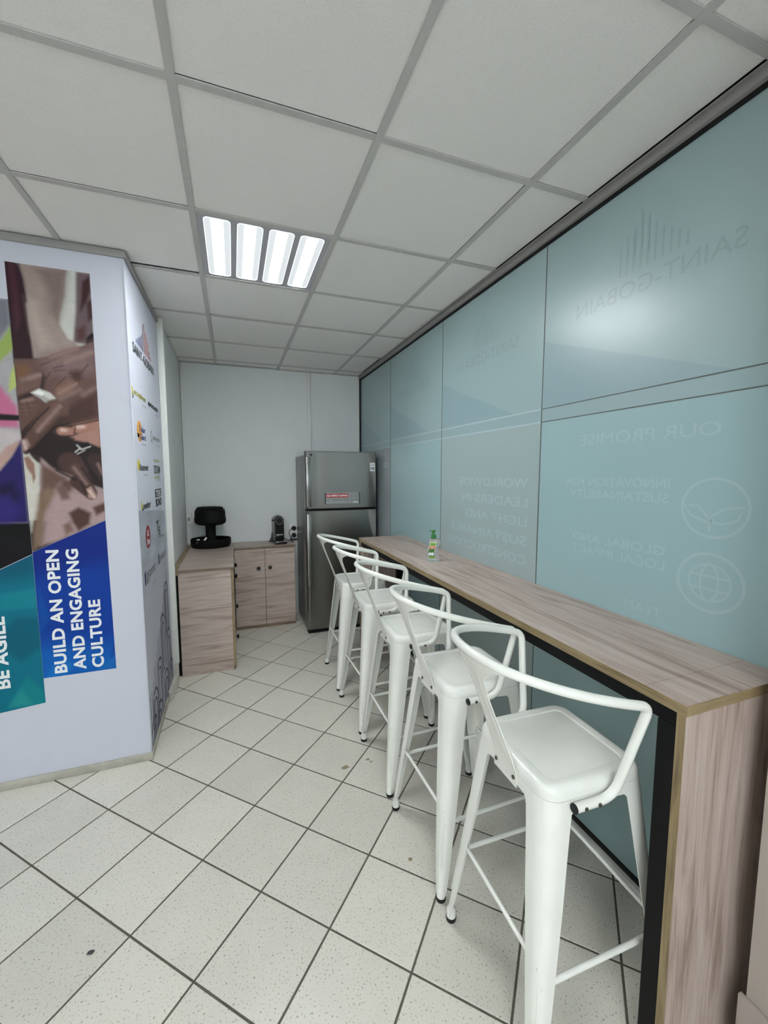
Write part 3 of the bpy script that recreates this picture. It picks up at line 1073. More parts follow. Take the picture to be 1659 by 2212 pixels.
def sky(y, z):
    rng = np.random.default_rng(5)
    t = np.clip((z - 60) / 1300.0, 0, 1)[..., None]
    base = np.array(lin((205, 206, 216))[:3]) * (1 - t) + np.array(lin((164, 168, 178))[:3]) * t
    cl = np.sin(y * 0.011 + z * 0.017) * np.sin(z * 0.031 - y * 0.006) * np.exp(-((z - 1120) / 170.0) ** 2)
    return base * (1 + 0.22 * np.clip(cl, -0.4, 1)[..., None])


print_sheet('sky_print', [(2416, 45), (3262, 45), (3262, 1290), (2416, 1362)], 30, 60, side, sky, wl)


def side_text(body, y0, y1, z0, z1, mat, bold=0.024):
    lettering('lettering', body, lambda u, v: side(y0 + (y1 - y0) * u, z0 + (z1 - z0) * v, 0.0014), mat, wl, bold)


def side_shape(name, pts, mat):
    plate(name, pts, side, 0.0011, mat, wl)


# brand marks on the side face
side_text('SAINT-GOBAIN', 2.505, 3.10, 2.182, 2.234, 'black_print', 0.006)
for k, (h, m) in enumerate([(0.022, 'blue_print'), (0.036, 'blue_print'), (0.05, 'blue_print'), (0.064, 'blue_print'), (0.078, 'navy_print'), (0.10, 'navy_print'), (0.165, 'grey_print'), (0.178, 'brick_print'), (0.14, 'brick_print'), (0.12, 'brick_print'), (0.10, 'brick_print'), (0.06, 'maroon_print'), (0.03, 'brick_print')]):
    y = 2.60 + 0.034 * k
    side_shape('logo_bar', [(y, 2.252), (y + 0.011, 2.252), (y + 0.011, 2.252 + h), (y, 2.252 + h - 0.012)], m)
side_shape('logo_mark', [(2.42, 1.950), (2.455, 1.950), (2.45, 1.985), (2.42, 2.0)], 'yellow_print')
side_shape('logo_mark', [(2.44, 1.936), (2.456, 1.936), (2.456, 1.97), (2.445, 1.965)], 'black_print')
side_text('ecophon', 2.475, 2.775, 1.952, 1.992, 'olive_print')
side_text('eurocoustic', 2.848, 3.20, 1.958, 1.992, 'black_print')
side_shape('logo_mark', disc_pts(2.565, 1.778, 0.062, 0.056), 'orange_print')
side_text('Solar', 2.545, 2.72, 1.778, 1.812, 'blue_print', 0.02)
side_text('Gard', 2.56, 2.72, 1.736, 1.768, 'blue_print', 0.02)
side_shape('logo_mark', [(2.51, 1.744), (2.552, 1.744), (2.552, 1.764), (2.51, 1.764)], 'blue_print')
stroke('logo_mark', disc_pts(2.905, 1.776, 0.022, 0.032, 20, 60, 340), 0.008, side, 0.0014, 'green_print', wl)
side_text('chryso', 2.945, 3.20, 1.752, 1.792, 'grey_print')
side_shape('logo_mark', disc_pts(2.495, 1.595, 0.028, 0.03), 'yellow_print')
side_shape('logo_mark', disc_pts(2.52, 1.585, 0.012, 0.018), 'black_print')
side_text('isover', 2.545, 2.755, 1.566, 1.602, 'black_print')
for zz in (1.632, 1.524):
    stroke('logo_wave', [(2.935 + 0.02 * k, zz + (0.008 if k % 2 else -0.008)) for k in range(11)], 0.008, side, 0.0014, 'olive_print', wl)
side_text('IZOCAM', 2.93, 3.15, 1.55, 1.602, 'black_print', 0.02)
side_shape('logo_mark', [(2.49, 1.362), (2.545, 1.362), (2.515, 1.41)], 'olive_print')
side_shape('logo_mark', [(2.515, 1.350), (2.55, 1.350), (2.548, 1.378)], 'black_print')
side_text('weber', 2.56, 2.765, 1.352, 1.396, 'black_print', 0.014)
side_shape('logo_mark', [(2.935, 1.398), (3.155, 1.398), (3.155, 1.450), (2.935, 1.450)], 'black_print')
lettering('lettering', 'TEK', lambda u, v: side(2.95 + 0.19 * u, 1.404 + 0.038 * v, 0.0020), 'white_print', wl, 0.02)
side_text('BOND', 2.935, 3.155, 1.338, 1.390, 'black_print', 0.03)
side_shape('logo_mark', disc_pts(2.633, 1.192, 0.066, 0.066), 'maroon_print')
lettering('lettering', 'a', lambda u, v: side(2.612 + 0.04 * u, 1.196 + 0.036 * v, 0.0020), 'white_print', wl, 0.02)
lettering('lettering', 'be', lambda u, v: side(2.598 + 0.072 * u, 1.148 + 0.042 * v, 0.0020), 'white_print', wl, 0.02)
side_text('T', 2.905, 3.00, 1.178, 1.250, 'black_print', 0.03)
side_text('E', 2.985, 3.05, 1.150, 1.205, 'black_print', 0.02)
stroke('logo_mark', [(2.98, 1.143), (3.18, 1.125)], 0.010, side, 0.0014, 'grey_print', wl)
side_shape('logo_mark', [(2.922, 0.968), (2.95, 0.968), (2.95, 1.040), (2.922, 1.032)], 'navy_print')
side_text('placo', 2.965, 3.21, 0.965, 1.030, 'grey_print')
side_shape('logo_mark', [(2.482, 0.945), (2.516, 0.945), (2.516, 1.024), (2.482, 1.010)], 'navy_print')
side_text('gyproc', 2.53, 2.80, 0.940, 1.006, 'grey_print')
for y0, z0 in ((2.66, 1.925), (3.08, 1.926), (2.60, 1.706), (3.06, 1.725), (2.60, 1.536), (3.03, 1.500), (2.64, 1.318), (3.0, 1.312), (2.59, 1.098), (2.67, 0.90), (3.06, 0.925)):
    side_text('SAINT-GOBAIN', y0, y0 + 0.12, z0, z0 + 0.012, 'grey_print', 0.0)

# arches motif: columns of nested round-headed lines stepping up towards the far end
def arch(yc, ztop, half, zbot, w):
    pts = [(yc - half, zbot)]
    n = 12
    for k in range(n + 1):
        a = math.pi * (1 - k / n)
        pts.append((yc + half * math.cos(a), ztop - half * 0.9 + half * 0.9 * math.sin(a)))
    pts.append((yc + half, zbot))
    stroke('arch_line', pts, w, side, 0.0014, 'navy_print', wl)


for k in range(17):
    y = 2.455 + 0.048 * k
    zt = 0.30 + 0.036 * k + (0.03 if k % 3 == 0 else 0)
    stroke('arch_line', [(y, 0.046), (y, zt)], 0.010, side, 0.0009, 'navy_print', wl)
for yc, zt in ((3.135, 0.80), (2.95, 0.63), (3.16, 0.46), (2.77, 0.41), (2.985, 0.24), (2.60, 0.30), (2.53, 0.17), (2.72, 0.16), (3.2, 0.22)):
    arch(yc, zt, 0.074, max(0.046, zt - 0.36), 0.017)
    arch(yc, zt - 0.055, 0.034, max(0.046, zt - 0.36), 0.015)

# ---- glass partition
wr = tag(box('wall_right', (XG + 0.011, YR, 0), (XG + 0.06, YB, ZC + 0.02), 'black_gap'), 'frosted blue-grey glass partition with film graphics', None, None, 'structure')
GY = [YR + 0.003, -2.385, -1.39, -0.397, 0.600, 1.594, 2.585, 3.580, YB - 0.010]
ZG0, ZG1, ZH1, ZH0 = 0.040, 2.580, 1.852, 1.792
lower = ['glass_blue', 'glass_grey', 'glass_blue', 'glass_beige', 'glass_blue', 'glass_grey', 'glass_blue', 'glass_mauve']
for i, (a, b) in enumerate(zip(GY[:-1], GY[1:])):
    pane = box('glass_pane', (XG, a + 0.002, ZG0), (XG + 0.010, b - 0.002, ZG1), 'glass_upper', wr, 0.001, 1)

    def gl(y, z, d=0.0):
        return (XG - 0.0002 - d, y, z)
    plate('lower_film', [(a + 0.006, ZG0 + 0.004), (b - 0.006, ZG0 + 0.004), (b - 0.006, ZH0), (a + 0.006, ZH0)], gl, 0.0003, lower[i], pane)
    plate('film_band', [(a + 0.006, ZH0), (b - 0.006, ZH0), (b - 0.006, ZH1), (a + 0.006, ZH1)], gl, 0.0003, 'film_band', pane)
    zz = 2.155
    yc = b - (zz - ZH1) / (zz - 1.78) * (b - a)
    plate('film_wedge', [(b - 0.008, ZH1), (b - 0.008, zz), (yc, ZH1)], gl, 0.0003, 'film_dark', pane)
    pale = i >= 5
    for z in (ZH1, ZH0):
        box('film_edge', (XG - 0.0016, a + 0.004, z - (0.004 if pale else 0.002)), (XG - 0.0003, b - 0.004, z + (0.004 if pale else 0.002)), 'seam_pale' if pale else 'seam', pane)
    if i > 0:
        box('glass_seam', (XG - 0.0010, a - 0.0028, ZG0), (XG + 0.0109, a + 0.0028, ZG1), 'seam', wr)
box('head_channel', (XG - 0.006, YR + 0.003, ZG1), (XG + 0.0109, YB - 0.003, 2.593), 'black_gap', wr)
box('head_trim', (XT, YR + 0.003, 2.593), (XG + 0.0109, YB - 0.003, ZC - 0.0005), 'trim', wr, 0.0015)
box('head_trim_flange', (XT - 0.012, YR + 0.003, ZC - 0.004), (XT + 0.002, YB - 0.003, ZC - 0.001), 'trim', wr)
box('sill_channel', (XG - 0.004, YR + 0.003, 0.016), (XG + 0.0109, YB - 0.003, ZG0), 'black_gap', wr)
box('sill_trim', (XT, YR + 0.003, 0.0), (XG + 0.0109, YB - 0.003, 0.017), 'white_trim', wr, 0.003)
box('end_channel', (XG - 0.016, YB - 0.014, 0.018), (XG + 0.0109, YB - 0.001, 2.593), 'black_gap', wr)


def gtext(body, y0, y1, z0, z1, mat, bold=0.02):
    # lettering read from the other side of the glass, so it shows mirrored here
    lettering('film_lettering', body, lambda u, v: (XG - 0.0007, y0 + (y1 - y0) * u, z0 + (z1 - z0) * v), mat, wr, bold)


def gln(y, z, d=0.0):
    return (XG - 0.0003 - d, y, z)


for base in (0.0, 0.985, 1.985, 2.98):
    if base < 2.9:
        gtext('SAINT-GOBAIN', 0.790 + base, 1.405 + base, 2.190, 2.250, 'film_text_dark', 0.006)
        for k, h in enumerate([0.04, 0.06, 0.08, 0.10, 0.13, 0.17, 0.19, 0.15, 0.13, 0.10]):
            y = 0.96 + base + 0.027 * k
            stroke('film_logo_bar', [(y, 2.275), (y, 2.275 + h)], 0.008, gln, 0.0006, 'film_text_dark', wr)
gtext('OUR PROMISE', 0.822, 1.357, 1.668, 1.712, 'film_text', 0.0)
gtext('INNOVATION FOR', 0.966, 1.425, 1.502, 1.536, 'film_text', 0.012)
gtext('SUSTAINABILITY', 0.966, 1.400, 1.452, 1.486, 'film_text', 0.012)
gtext('GLOBAL AND', 0.966, 1.375, 1.270, 1.304, 'film_text', 0.012)
gtext('LOCAL IMPACT', 0.966, 1.375, 1.220, 1.254, 'film_text', 0.0)
gtext('TEAM', 0.966, 1.110, 1.050, 1.084, 'film_text', 0.0)
stroke('film_icon', disc_pts(0.826, 1.447, 0.094, 0.090, 40), 0.008, gln, 0.0006, 'film_text', wr, True)
stroke('film_icon', [(0.835, 1.372), (0.832, 1.42), (0.80, 1.445), (0.745, 1.455), (0.76, 1.415), (0.80, 1.40), (0.832, 1.405)], 0.007, gln, 0.0006, 'film_text', wr)
stroke('film_icon', [(0.835, 1.41), (0.87, 1.452), (0.915, 1.452), (0.89, 1.42), (0.838, 1.40)], 0.007, gln, 0.0006, 'film_text', wr)
stroke('film_icon', disc_pts(0.824, 1.215, 0.094, 0.090, 40), 0.009, gln, 0.0006, 'film_text', wr, True)
stroke('film_icon', disc_pts(0.824, 1.215, 0.060, 0.058, 32), 0.006, gln, 0.0005, 'film_text', wr, True)
stroke('film_icon', disc_pts(0.824, 1.215, 0.026, 0.058, 32), 0.006, gln, 0.0008, 'film_text', wr, True)
for z in (1.195, 1.235):
    stroke('film_icon', [(0.767, z), (0.881, z)], 0.006, gln, 0.0010, 'film_text', wr)
for j, (t, y1) in enumerate((('WORLDWIDE', 2.335), ('LEADERS IN', 2.30), ('LIGHT AND', 2.25), ('SUSTAINABLE', 2.44), ('CONSTRUCTION', 2.47))):
    z = 1.478 - 0.098 * j
    gtext(t, 1.672, y1, z, z + 0.050, 'film_text', 0.012)
gtext('GR', 3.62, 3.78, 1.60, 1.65, 'film_text', 0.012)


# ================================================================== CEILING LAMPS
def make_fitting(x0, y0):
    t = empty('ceiling_light', (x0 + 0.3, y0 + 0.3, ZC))
    bm = bmesh.new()
    bmesh.ops.create_cube(bm, size=1.0)
    for v in bm.verts:
        v.co = Vector((v.co.x * 0.588, v.co.y * 0.588, 0.0045 + (v.co.z + 0.5) * 0.016))
    bm_obj('housing', bm, 'lamp_housing', t)
    for k in range(4):
        cx = -0.2055 + 0.137 * k
        r1 = [rrect(0.0550, 0.2665, 0.020, z) for z in (0.0046, 0.0030)]
        rim = loft('lens_rim', [r1[0], r1[1], rrect(0.0525, 0.264, 0.018, 0.0030), rrect(0.0525, 0.264, 0.018, 0.0046)], 'lens_rim', t, True, False, 30)
        rim.location = (cx, 0, 0)
        le = loft('lens', [rrect(0.0526, 0.2641, 0.018, 0.0046), rrect(0.0526, 0.2641, 0.018, 0.0041), rrect(0.047, 0.258, 0.016, 0.0039), rrect(0.02, 0.24, 0.012, 0.0038)], 'lens', t, True, True, 60)
        le.location = (cx, 0, 0)
    return t


for i, (x, y) in enumerate(FITTINGS):
    f = make_fitting(x, y)
    tag(f, ['square recessed ceiling lamp with four ribbed glowing lenses', 'unseen recessed lamp added behind the nearest bar stool', 'unseen recessed lamp added over the open floor before the printed partition', 'unseen recessed lamp added near the rear wall of the room'][i], 'ceiling lamp', 'recessed ceiling lamps')


# ================================================================== BAR COUNTER
bar = empty('bar_counter', (0.97, 0.607, 0))
tag(bar, 'long wood-laminate breakfast bar on black steel frame along the glass', 'bar counter')
BL, BD, BZ = 2.658, XG - 0.002 - 0.97, 1.015


def bar_box(name, lo, hi, mat, bevel=0.001):
    return box(name, lo, hi, mat, bar, bevel, 1)


tb = bar_box('top_board', (0.002, 0.106, BZ - 0.026), (BD, BL, BZ), 'wood_y')
eb = bar_box('end_board', (0.002, 0.002, BZ - 0.026), (BD, 0.1052, BZ), 'wood_y')
box('edge_band', (0.0, 0.0, BZ - 0.026), (0.002, BL, BZ - 0.0005), 'edge', tb)
box('edge_band', (0.002, 0.0, BZ - 0.026), (BD, 0.002, BZ - 0.0005), 'edge_x', eb)
ep = bar_box('end_panel', (0.006, 0.004, 0.0), (BD - 0.035, 0.024, BZ - 0.026), 'wood_z')
box('edge_band', (0.004, 0.004, 0.0), (0.006, 0.024, BZ - 0.026), 'edge_z', ep)
fp = bar_box('end_panel', (0.006, BL - 0.032, 0.0), (BD - 0.035, BL - 0.004, BZ - 0.026), 'wood_z')
box('edge_band', (0.004, BL - 0.032, 0.0), (0.006, BL - 0.004, BZ - 0.026), 'edge_z', fp)
bar_box('frame_beam', (0.010, 0.026, BZ - 0.068), (0.050, BL - 0.034, BZ - 0.027), 'black_steel')
bar_box('frame_beam', (BD - 0.075, 0.034, BZ - 0.068), (BD - 0.035, BL - 0.034, BZ - 0.027), 'black_steel')
for y in (0.026, BL - 0.084):
    for x in (0.008, BD - 0.085):
        if x < 0.1 and y > 1.0:
            continue
        bar_box('frame_leg', (x, y, 0.0), (x + 0.05, y + 0.046, BZ - 0.069), 'black_steel')


# ================================================================== BAR STOOLS
HX_B, HX_F, HW, HEX, HZ_B, HZ_F = -0.308, 0.049, 0.2445, 2.313, 1.087, 0.993


def hoop_pt(s):
    a = s * math.pi / 2
    ca = abs(math.cos(a)) ** (2 / HEX)
    sa = math.copysign(abs(math.sin(a)) ** (2 / HEX), a)
    x = HX_F - (HX_F - HX_B) * ca
    return Vector((x, HW * sa, HZ_B + (HZ_F - HZ_B) * (x - HX_B) / (HX_F - HX_B)))


def hoop_x(y):
    k = min(abs(y) / HW, 0.999)
    return HX_F - (HX_F - HX_B) * (1 - k ** HEX) ** (1 / HEX)


def make_stool():
    t = empty('bar_stool')
    # seat: pressed panel, raised bead, rounded shoulder and skirt
    prof = [(0.060, 0.02, 0.7555), (0.124, 0.022, 0.7562), (0.1270, 0.024, 0.7558), (0.1285, 0.025, 0.7540), (0.1305, 0.0265, 0.7585), (0.145, 0.036, 0.7602), (0.154, 0.042, 0.7590),
            (0.1615, 0.047, 0.7545), (0.166, 0.051, 0.747), (0.1675, 0.052, 0.738), (0.1680, 0.052, 0.7275), (0.1655, 0.050, 0.7275), (0.1645, 0.049, 0.742), (0.150, 0.040, 0.7535)]
    rings = [rrect(a, a, r, z) for a, r, z in prof]
    rings.insert(0, rrect(0.01, 0.01, 0.004, 0.7553))
    loft('seat', rings, 'stool', t, True, True, 38)
    # apron below the seat
    ap = [rrect(0.1655, 0.1655, 0.050, 0.730), rrect(0.1668, 0.1668, 0.050, 0.699), rrect(0.1650, 0.1650, 0.049, 0.698), rrect(0.1637, 0.1637, 0.049, 0.730)]
    loft('seat_frame', ap, 'stool', t, True, False, 38)

    def cpos(z):
        return 0.1676 + (0.732 - z) / 0.732 * 0.066
    levels = [(0.7265, 0.128, 0.052), (0.700, 0.122, 0.051), (0.6975, 0.088, 0.050), (0.688, 0.079, 0.0485), (0.64, 0.075, 0.046), (0.45, 0.064, 0.037), (0.25, 0.049, 0.027), (0.10, 0.037, 0.019), (0.045, 0.030, 0.0155), (0.022, 0.026, 0.0145)]
    th = 0.0022
    for sx in (-1, 1):
        for sy in (-1, 1):
            rr = []
            for z, w, r in levels:
                c = cpos(z)
                outer = [(-w, 0.0), (-(w + r) / 2, 0.0)]
                outer += [(-r + r * math.sin(math.radians(a)), -r + r * math.cos(math.radians(a))) for a in range(0, 91, 15)]
                outer += [(0.0, -(w + r) / 2), (0.0, -w)]
                ri = r - th
                inner = [(-th, -w), (-th, -(w + r) / 2)]
                inner += [(-r + ri * math.sin(math.radians(a)), -r + ri * math.cos(math.radians(a))) for a in range(90, -1, -15)]
                inner += [(-(w + r) / 2, -th), (-w, -th)]
                rr.append([(sx * (c + px), sy * (c + py), z) for px, py in outer + inner])
            leg = loft('leg', rr, 'stool', t, True, True, 40)
            # pressed stiffening rib on the lower leg
            c0, c1 = cpos(0.30), cpos(0.115)
            k0, k1 = 0.293 * 0.0295, 0.293 * 0.0195
            tube('pressed_rib', [(sx * (c0 - k0 - 0.004), sy * (c0 - k0 - 0.004), 0.305), (sx * (c0 - k0 - 0.0018), sy * (c0 - k0 - 0.0018), 0.29), (sx * (c1 - k1 - 0.0018), sy * (c1 - k1 - 0.0018), 0.125), (sx * (c1 - k1 - 0.004), sy * (c1 - k1 - 0.004), 0.11)], 0.0045, 'stool', leg, 8)
            cf = cpos(0.0) - 0.0155
            lathe('foot_plug', [(0.0, 0.052), (0.010, 0.050), (0.0155, 0.040), (0.0165, 0.014), (0.0, 0.013)], 'stool', leg, 20, (sx * cf, sy * cf, 0))
            lathe('rubber_foot', [(0.0, 0.016), (0.0175, 0.0155), (0.0185, 0.010), (0.0165, 0.0), (0.0, 0.0)], 'rubber', leg, 20, (sx * cf, sy * cf, 0))
    # foot rails
    for s in (-1, 1):
        c = cpos(0.275) - 0.010
        tube('foot_rail', [(-c + 0.002, s * c, 0.275), (c - 0.002, s * c, 0.275)], 0.0075, 'stool', t, 10)
        c = cpos(0.317) - 0.010
        tube('foot_rail', [(s * c, -c + 0.002, 0.317), (s * c, c - 0.002, 0.317)], 0.0065, 'stool', t, 10)
    # one bent tube: arm foot, arm, back, arm, arm foot
    R_T = 0.0118
    core = [hoop_pt(-1 + 2 * k / 200) for k in range(201)]
    core = [p for p in core if p.x < HX_F - 0.045]
    step, keep = 0.012, [core[0]]
    for p in core[1:]:
        if (p - keep[-1]).length > step:
            keep.append(p)

    def foot(s):
        a = Vector((-0.095, s * 0.1815, 0.7145))
        b = Vector((0.030, s * 0.1815, 0.7145))
        c = Vector((0.058, s * 0.2435, 0.990))
        e = keep[0] if s < 0 else keep[-1]
        return fillet([a, b, c, e], [0, 0.050, 0.042, 0], 8)
    pn, pf = foot(-1), foot(1)
    path = pn[:-1] + keep + pf[:-1][::-1]
    tube('back_tube', path, R_T, 'stool', t, 14)
    for s in (-1, 1):
        lathe('tube_cap', [(0.0, 0.0), (0.0105, 0.0), (0.0122, 0.002), (0.0122, 0.006), (0.0, 0.006)], 'rubber', t, 16, (-0.0995, s * 0.1815, 0.7145), 'x')
        for x in (-0.068, -0.025):
            lathe('screw', [(0.0, 0.0), (0.0055, 0.0), (0.005, 0.003), (0.002, 0.004), (0.0, 0.0035)], 'screw', t, 12, (x, s * 0.1925, 0.7145), 'y' if s > 0 else '-y')
    # splat: one curved plate from the seat skirt up to the tube
    hw = [(0.0, 0.052), (0.10, 0.0515), (0.20, 0.0485), (0.40, 0.040), (0.55, 0.0345), (0.66, 0.0335), (0.74, 0.036), (0.80, 0.042), (0.85, 0.052), (0.89, 0.068), (0.925, 0.092), (0.95, 0.114), (1.0, 0.124)]
    rows, cols = [], 13
    for v, w in hw:
        row = []
        for k in range(cols):
            y = w * (-1 + 2 * k / (cols - 1))
            hp = hoop_x(y)
            zt = HZ_B + (HZ_F - HZ_B) * (hp - HX_B) / (HX_F - HX_B)
            xb, zb = -0.1705, 0.690
            s = max(0.0, (v - 0.10) / 0.90)
            x = xb + (hp - xb) * (s ** 1.05)
            row.append((x, y, zb + (zt - zb) * v))
        rows.append(row)
    n = len(rows)
    V = [p for r in rows for p in r] + [(p[0] - 0.0028, p[1], p[2] + 0.0004) for r in rows for p in r]
    Fc = []
    o = n * cols
    for j in range(n - 1):
        for k in range(cols - 1):
            a = j * cols + k
            Fc.append((a, a + 1, a + cols + 1, a + cols))
            Fc.append((o + a, o + a + cols, o + a + cols + 1, o + a + 1))
    for j in range(n - 1):
        for k in (0, cols - 1):
            a = j * cols + k
            q = (a, a + cols, o + a + cols, o + a)
            Fc.append(q if k == 0 else q[::-1])
    for k in range(cols - 1):
        Fc.append((k, o + k, o + k + 1, k + 1))
        a = (n - 1) * cols + k
        Fc.append((a, a + 1, o + a + 1, o + a))
    sp = make('splat', V, Fc, 'stool', t, 40)
    # pressed crease lines down the splat
    for s in (-1, 1):
        pts = []
        for v, w in hw[2:11]:
            y = s * max(0.010, w * 0.62 - 0.004)
            hp = hoop_x(y)
            zt = HZ_B + (HZ_F - HZ_B) * (hp - HX_B) / (HX_F - HX_B)
            k = max(0.0, (v - 0.10) / 0.90)
            pts.append((-0.1705 + (hp + 0.1705) * (k ** 1.05) - 0.0023, y, 0.690 + (zt - 0.690) * v))
        tube('pressed_crease', pts, 0.0013, 'stool', sp, 6)
        lathe('screw', [(0.0, 0.004), (0.002, 0.0045), (0.0055, 0.003), (0.006, 0.0), (0.0, 0.0)][::-1], 'screw', sp, 12, (0, 0, 0), 'z')
        sc = sp.children[-1]
        sc.rotation_euler = (0, -math.pi / 2, 0)
        sc.location = (-0.1737, s * 0.041, 0.7145)
    return t


proto = make_stool()
STOOLS = [(0.878, 0.912, -1.5, 'white metal bar stool at the end of the bar beside the wood end panel'),
          (0.880, 1.427, 0.5, 'second white metal bar stool from the wood end panel of the bar'),
          (0.882, 1.941, -0.5, 'white metal bar stool in the middle of the row of five'),
          (0.886, 2.455, 1.5, 'second white metal bar stool from the refrigerator'),
          (0.886, 2.970, -1.0, 'white metal bar stool closest to the refrigerator')]
for i, (x, y, a, lab) in enumerate(STOOLS):
    o = proto if i == 0 else copy_tree(proto)
    o.location = (x, y, 0)
    o.rotation_euler = (0, 0, math.radians(a))
    tag(o, lab, 'bar stool', 'white bar stools along the bar')


# ================================================================== REFRIGERATOR
fr = empty('refrigerator', (0.980, 3.85, 0))
tag(fr, 'tall brushed steel two-door refrigerator with stickers in the corner', 'refrigerator')
FW = 0.350
box('cabinet', (-FW + 0.004, 0.062, 0.035), (FW - 0.004, 0.640, 1.722), 'fridge_side', fr, 0.006)
box('base_grille', (-FW + 0.008, 0.010, 0.008), (FW - 0.008, 0.10, 0.034), 'black_plastic', fr)
for x in (-FW + 0.03, FW - 0.03):
    lathe('foot', [(0.0, 0.0), (0.016, 0.0), (0.016, 0.02), (0.010, 0.034), (0.0, 0.034)], 'black_plastic', fr, 16, (x, 0.07, 0))


def fridge_door(name, z0, z1):
    rings = []
    for z in (z0, z0 + 0.004, z1 - 0.004, z1):
        ins = 0.004 if z in (z0, z1) else 0.0
        ring = []
        for x, y in ((FW - ins, 0.058), (FW - ins, 0.020), (FW - 0.006 - ins, 0.006)):
            ring.append((x, y, z))
        for k in range(9):
            x = FW - 0.02 - (2 * FW - 0.06) * k / 8
            ring.append((x, 0.0065 - 0.0065 * (1 - (x / FW) ** 2) + ins, z))
        for x, y in ((-FW + 0.030, 0.003 + ins), (-FW + 0.012 + ins, 0.010), (-FW + ins, 0.024), (-FW + ins, 0.058)):
            ring.append((x, y, z))
        rings.append(ring)
    return loft(name, rings, 'fridge', fr, True, True, 30)


d1 = fridge_door('upper_door', 1.215, 1.756)
d2 = fridge_door('lower_door', 0.038, 1.196)
box('door_gap', (-FW + 0.006, 0.020, 1.195), (FW - 0.006, 0.060, 1.216), 'black_plastic', fr)
box('door_gasket', (-FW + 0.010, 0.0575, 0.045), (FW - 0.010, 0.0625, 1.715), 'black_plastic', fr)
# recessed handle strips at the left edge of both doors
box('handle', (-FW + 0.010, -0.0010, 1.235), (-FW + 0.052, 0.004, 1.700), 'handle_steel', d1, 0.0015)
box('handle', (-FW + 0.010, -0.0010, 0.470), (-FW + 0.052, 0.004, 1.165), 'fridge', d2, 0.0015)
box('hinge_cover', (FW - 0.09, 0.03, 1.7235), (FW - 0.01, 0.14, 1.752), 'dark_grey', fr, 0.004)
lathe('logo_badge', [(0.0, 0.0), (0.0115, 0.0), (0.010, 0.002), (0.0, 0.0025)], 'dark_grey', d1, 20, (-FW + 0.058, -0.0005, 1.722), '-y')


def fz(u0, u1, z0, z1, d=0.0006):
    return lambda u, v: (u0 + (u1 - u0) * u, -0.0003 - d, z0 + (z1 - z0) * v)


st = box('warranty_sticker', (0.285, -0.0006, 1.570), (0.333, 0.006, 1.652), 'white_print', d1)
lettering('lettering', '10', fz(0.2895, 0.3285, 1.582, 1.612, 0.0008), 'black_print', st, 0.03)
for k in range(3):
    box('text_line', (0.292, -0.0011, 1.622 + 0.008 * k), (0.326, 0.0, 1.6255 + 0.008 * k), 'grey_print', st)
es = box('energy_sticker', (-0.168, -0.0006, 1.260), (0.176, 0.005, 1.366), 'pale_label', d1)
box('red_strip', (-0.156, -0.0011, 1.318), (0.060, 0.0, 1.356), 'red_print', es)
lettering('lettering', '36% ENERGY SAVINGS', fz(-0.150, 0.054, 1.327, 1.347, 0.0012), 'white_print', es, 0.03)
for x in (-0.168, 0.169):
    box('black_end_bar', (x, -0.0012, 1.258), (x + 0.008, 0.0, 1.368), 'black_print', es)
for x0, x1 in ((-0.092, -0.052), (-0.046, 0.012), (0.018, 0.070), (-0.150, -0.128), (0.085, 0.112), (0.125, 0.152)):
    box('text_line', (x0, -0.0011, 1.291), (x1, 0.0, 1.299), 'grey_print', es)
for x in (0.085, 0.130):
    stroke('icon', disc_pts(x + 0.010, 1.334, 0.011, 0.011, 20), 0.003, lambda u, v, d: (u, -0.0009, v), 0.0, 'grey_print', es, True)
box('text_line', (0.112, -0.0011, 1.266), (0.158, 0.0, 1.275), 'white_print', es)


# ================================================================== LOW CABINETS
def knob(parent, at, axis):
    if axis == 'x':
        return lathe('knob', [(0.0, 0.0), (0.006, 0.0), (0.006, 0.010), (0.0175, 0.014), (0.0190, 0.020), (0.014, 0.027), (0.0, 0.028)], 'gloss_black', parent, 20, at, 'x')
    return lathe('knob', [(0.0, 0.0), (0.006, 0.0), (0.006, 0.010), (0.0175, 0.014), (0.0190, 0.020), (0.014, 0.027), (0.0, 0.028)], 'gloss_black', parent, 20, at, '-y')


c1 = empty('drawer_cabinet', (-0.22, 3.345, 0))
tag(c1, 'low wood-laminate drawer unit against the white side wall', 'cabinet')
# local x from -0.188 to 0.198 ; y from 0 to 0.835
box('end_panel', (-0.192, 0.0, 0.0), (0.178, 0.018, 0.811), 'wood_x', c1, 0.001, 1)
box('carcass', (-0.190, 0.020, 0.03), (0.176, 0.832, 0.810), 'wood_x', c1)
box('edge_band', (0.178, 0.0, 0.0), (0.180, 0.018, 0.811), 'edge_z', c1)
box('gap_shade_strip', (-0.226, 0.030, 0.0), (-0.193, 0.830, 0.790), 'black_steel', c1)  # black strip standing in for the shade in the gap to the wall
box('plinth', (-0.185, 0.03, 0.0), (0.165, 0.832, 0.029), 'edge', c1)
for z0, z1 in ((0.030, 0.322), (0.326, 0.575), (0.579, 0.806)):
    d = box('drawer_front', (0.180, 0.004, z0), (0.197, 0.440, z1), 'wood_y', c1, 0.001, 1)
    box('edge_band', (0.181, 0.002, z0), (0.1965, 0.004, z1), 'edge_z', d)
for z, y in ((0.206, 0.16), (0.463, 0.16), (0.716, 0.16)):
    dd = [o for o in c1.children if o.name.startswith('drawer_front')][(0.206, 0.463, 0.716).index(z)]
    knob(dd, (0.197, y, z), 'x')
dr = box('door', (0.180, 0.444, 0.030), (0.197, 0.828, 0.806), 'wood_y', c1, 0.001, 1)
knob(dr, (0.197, 0.49, 0.735), 'x')

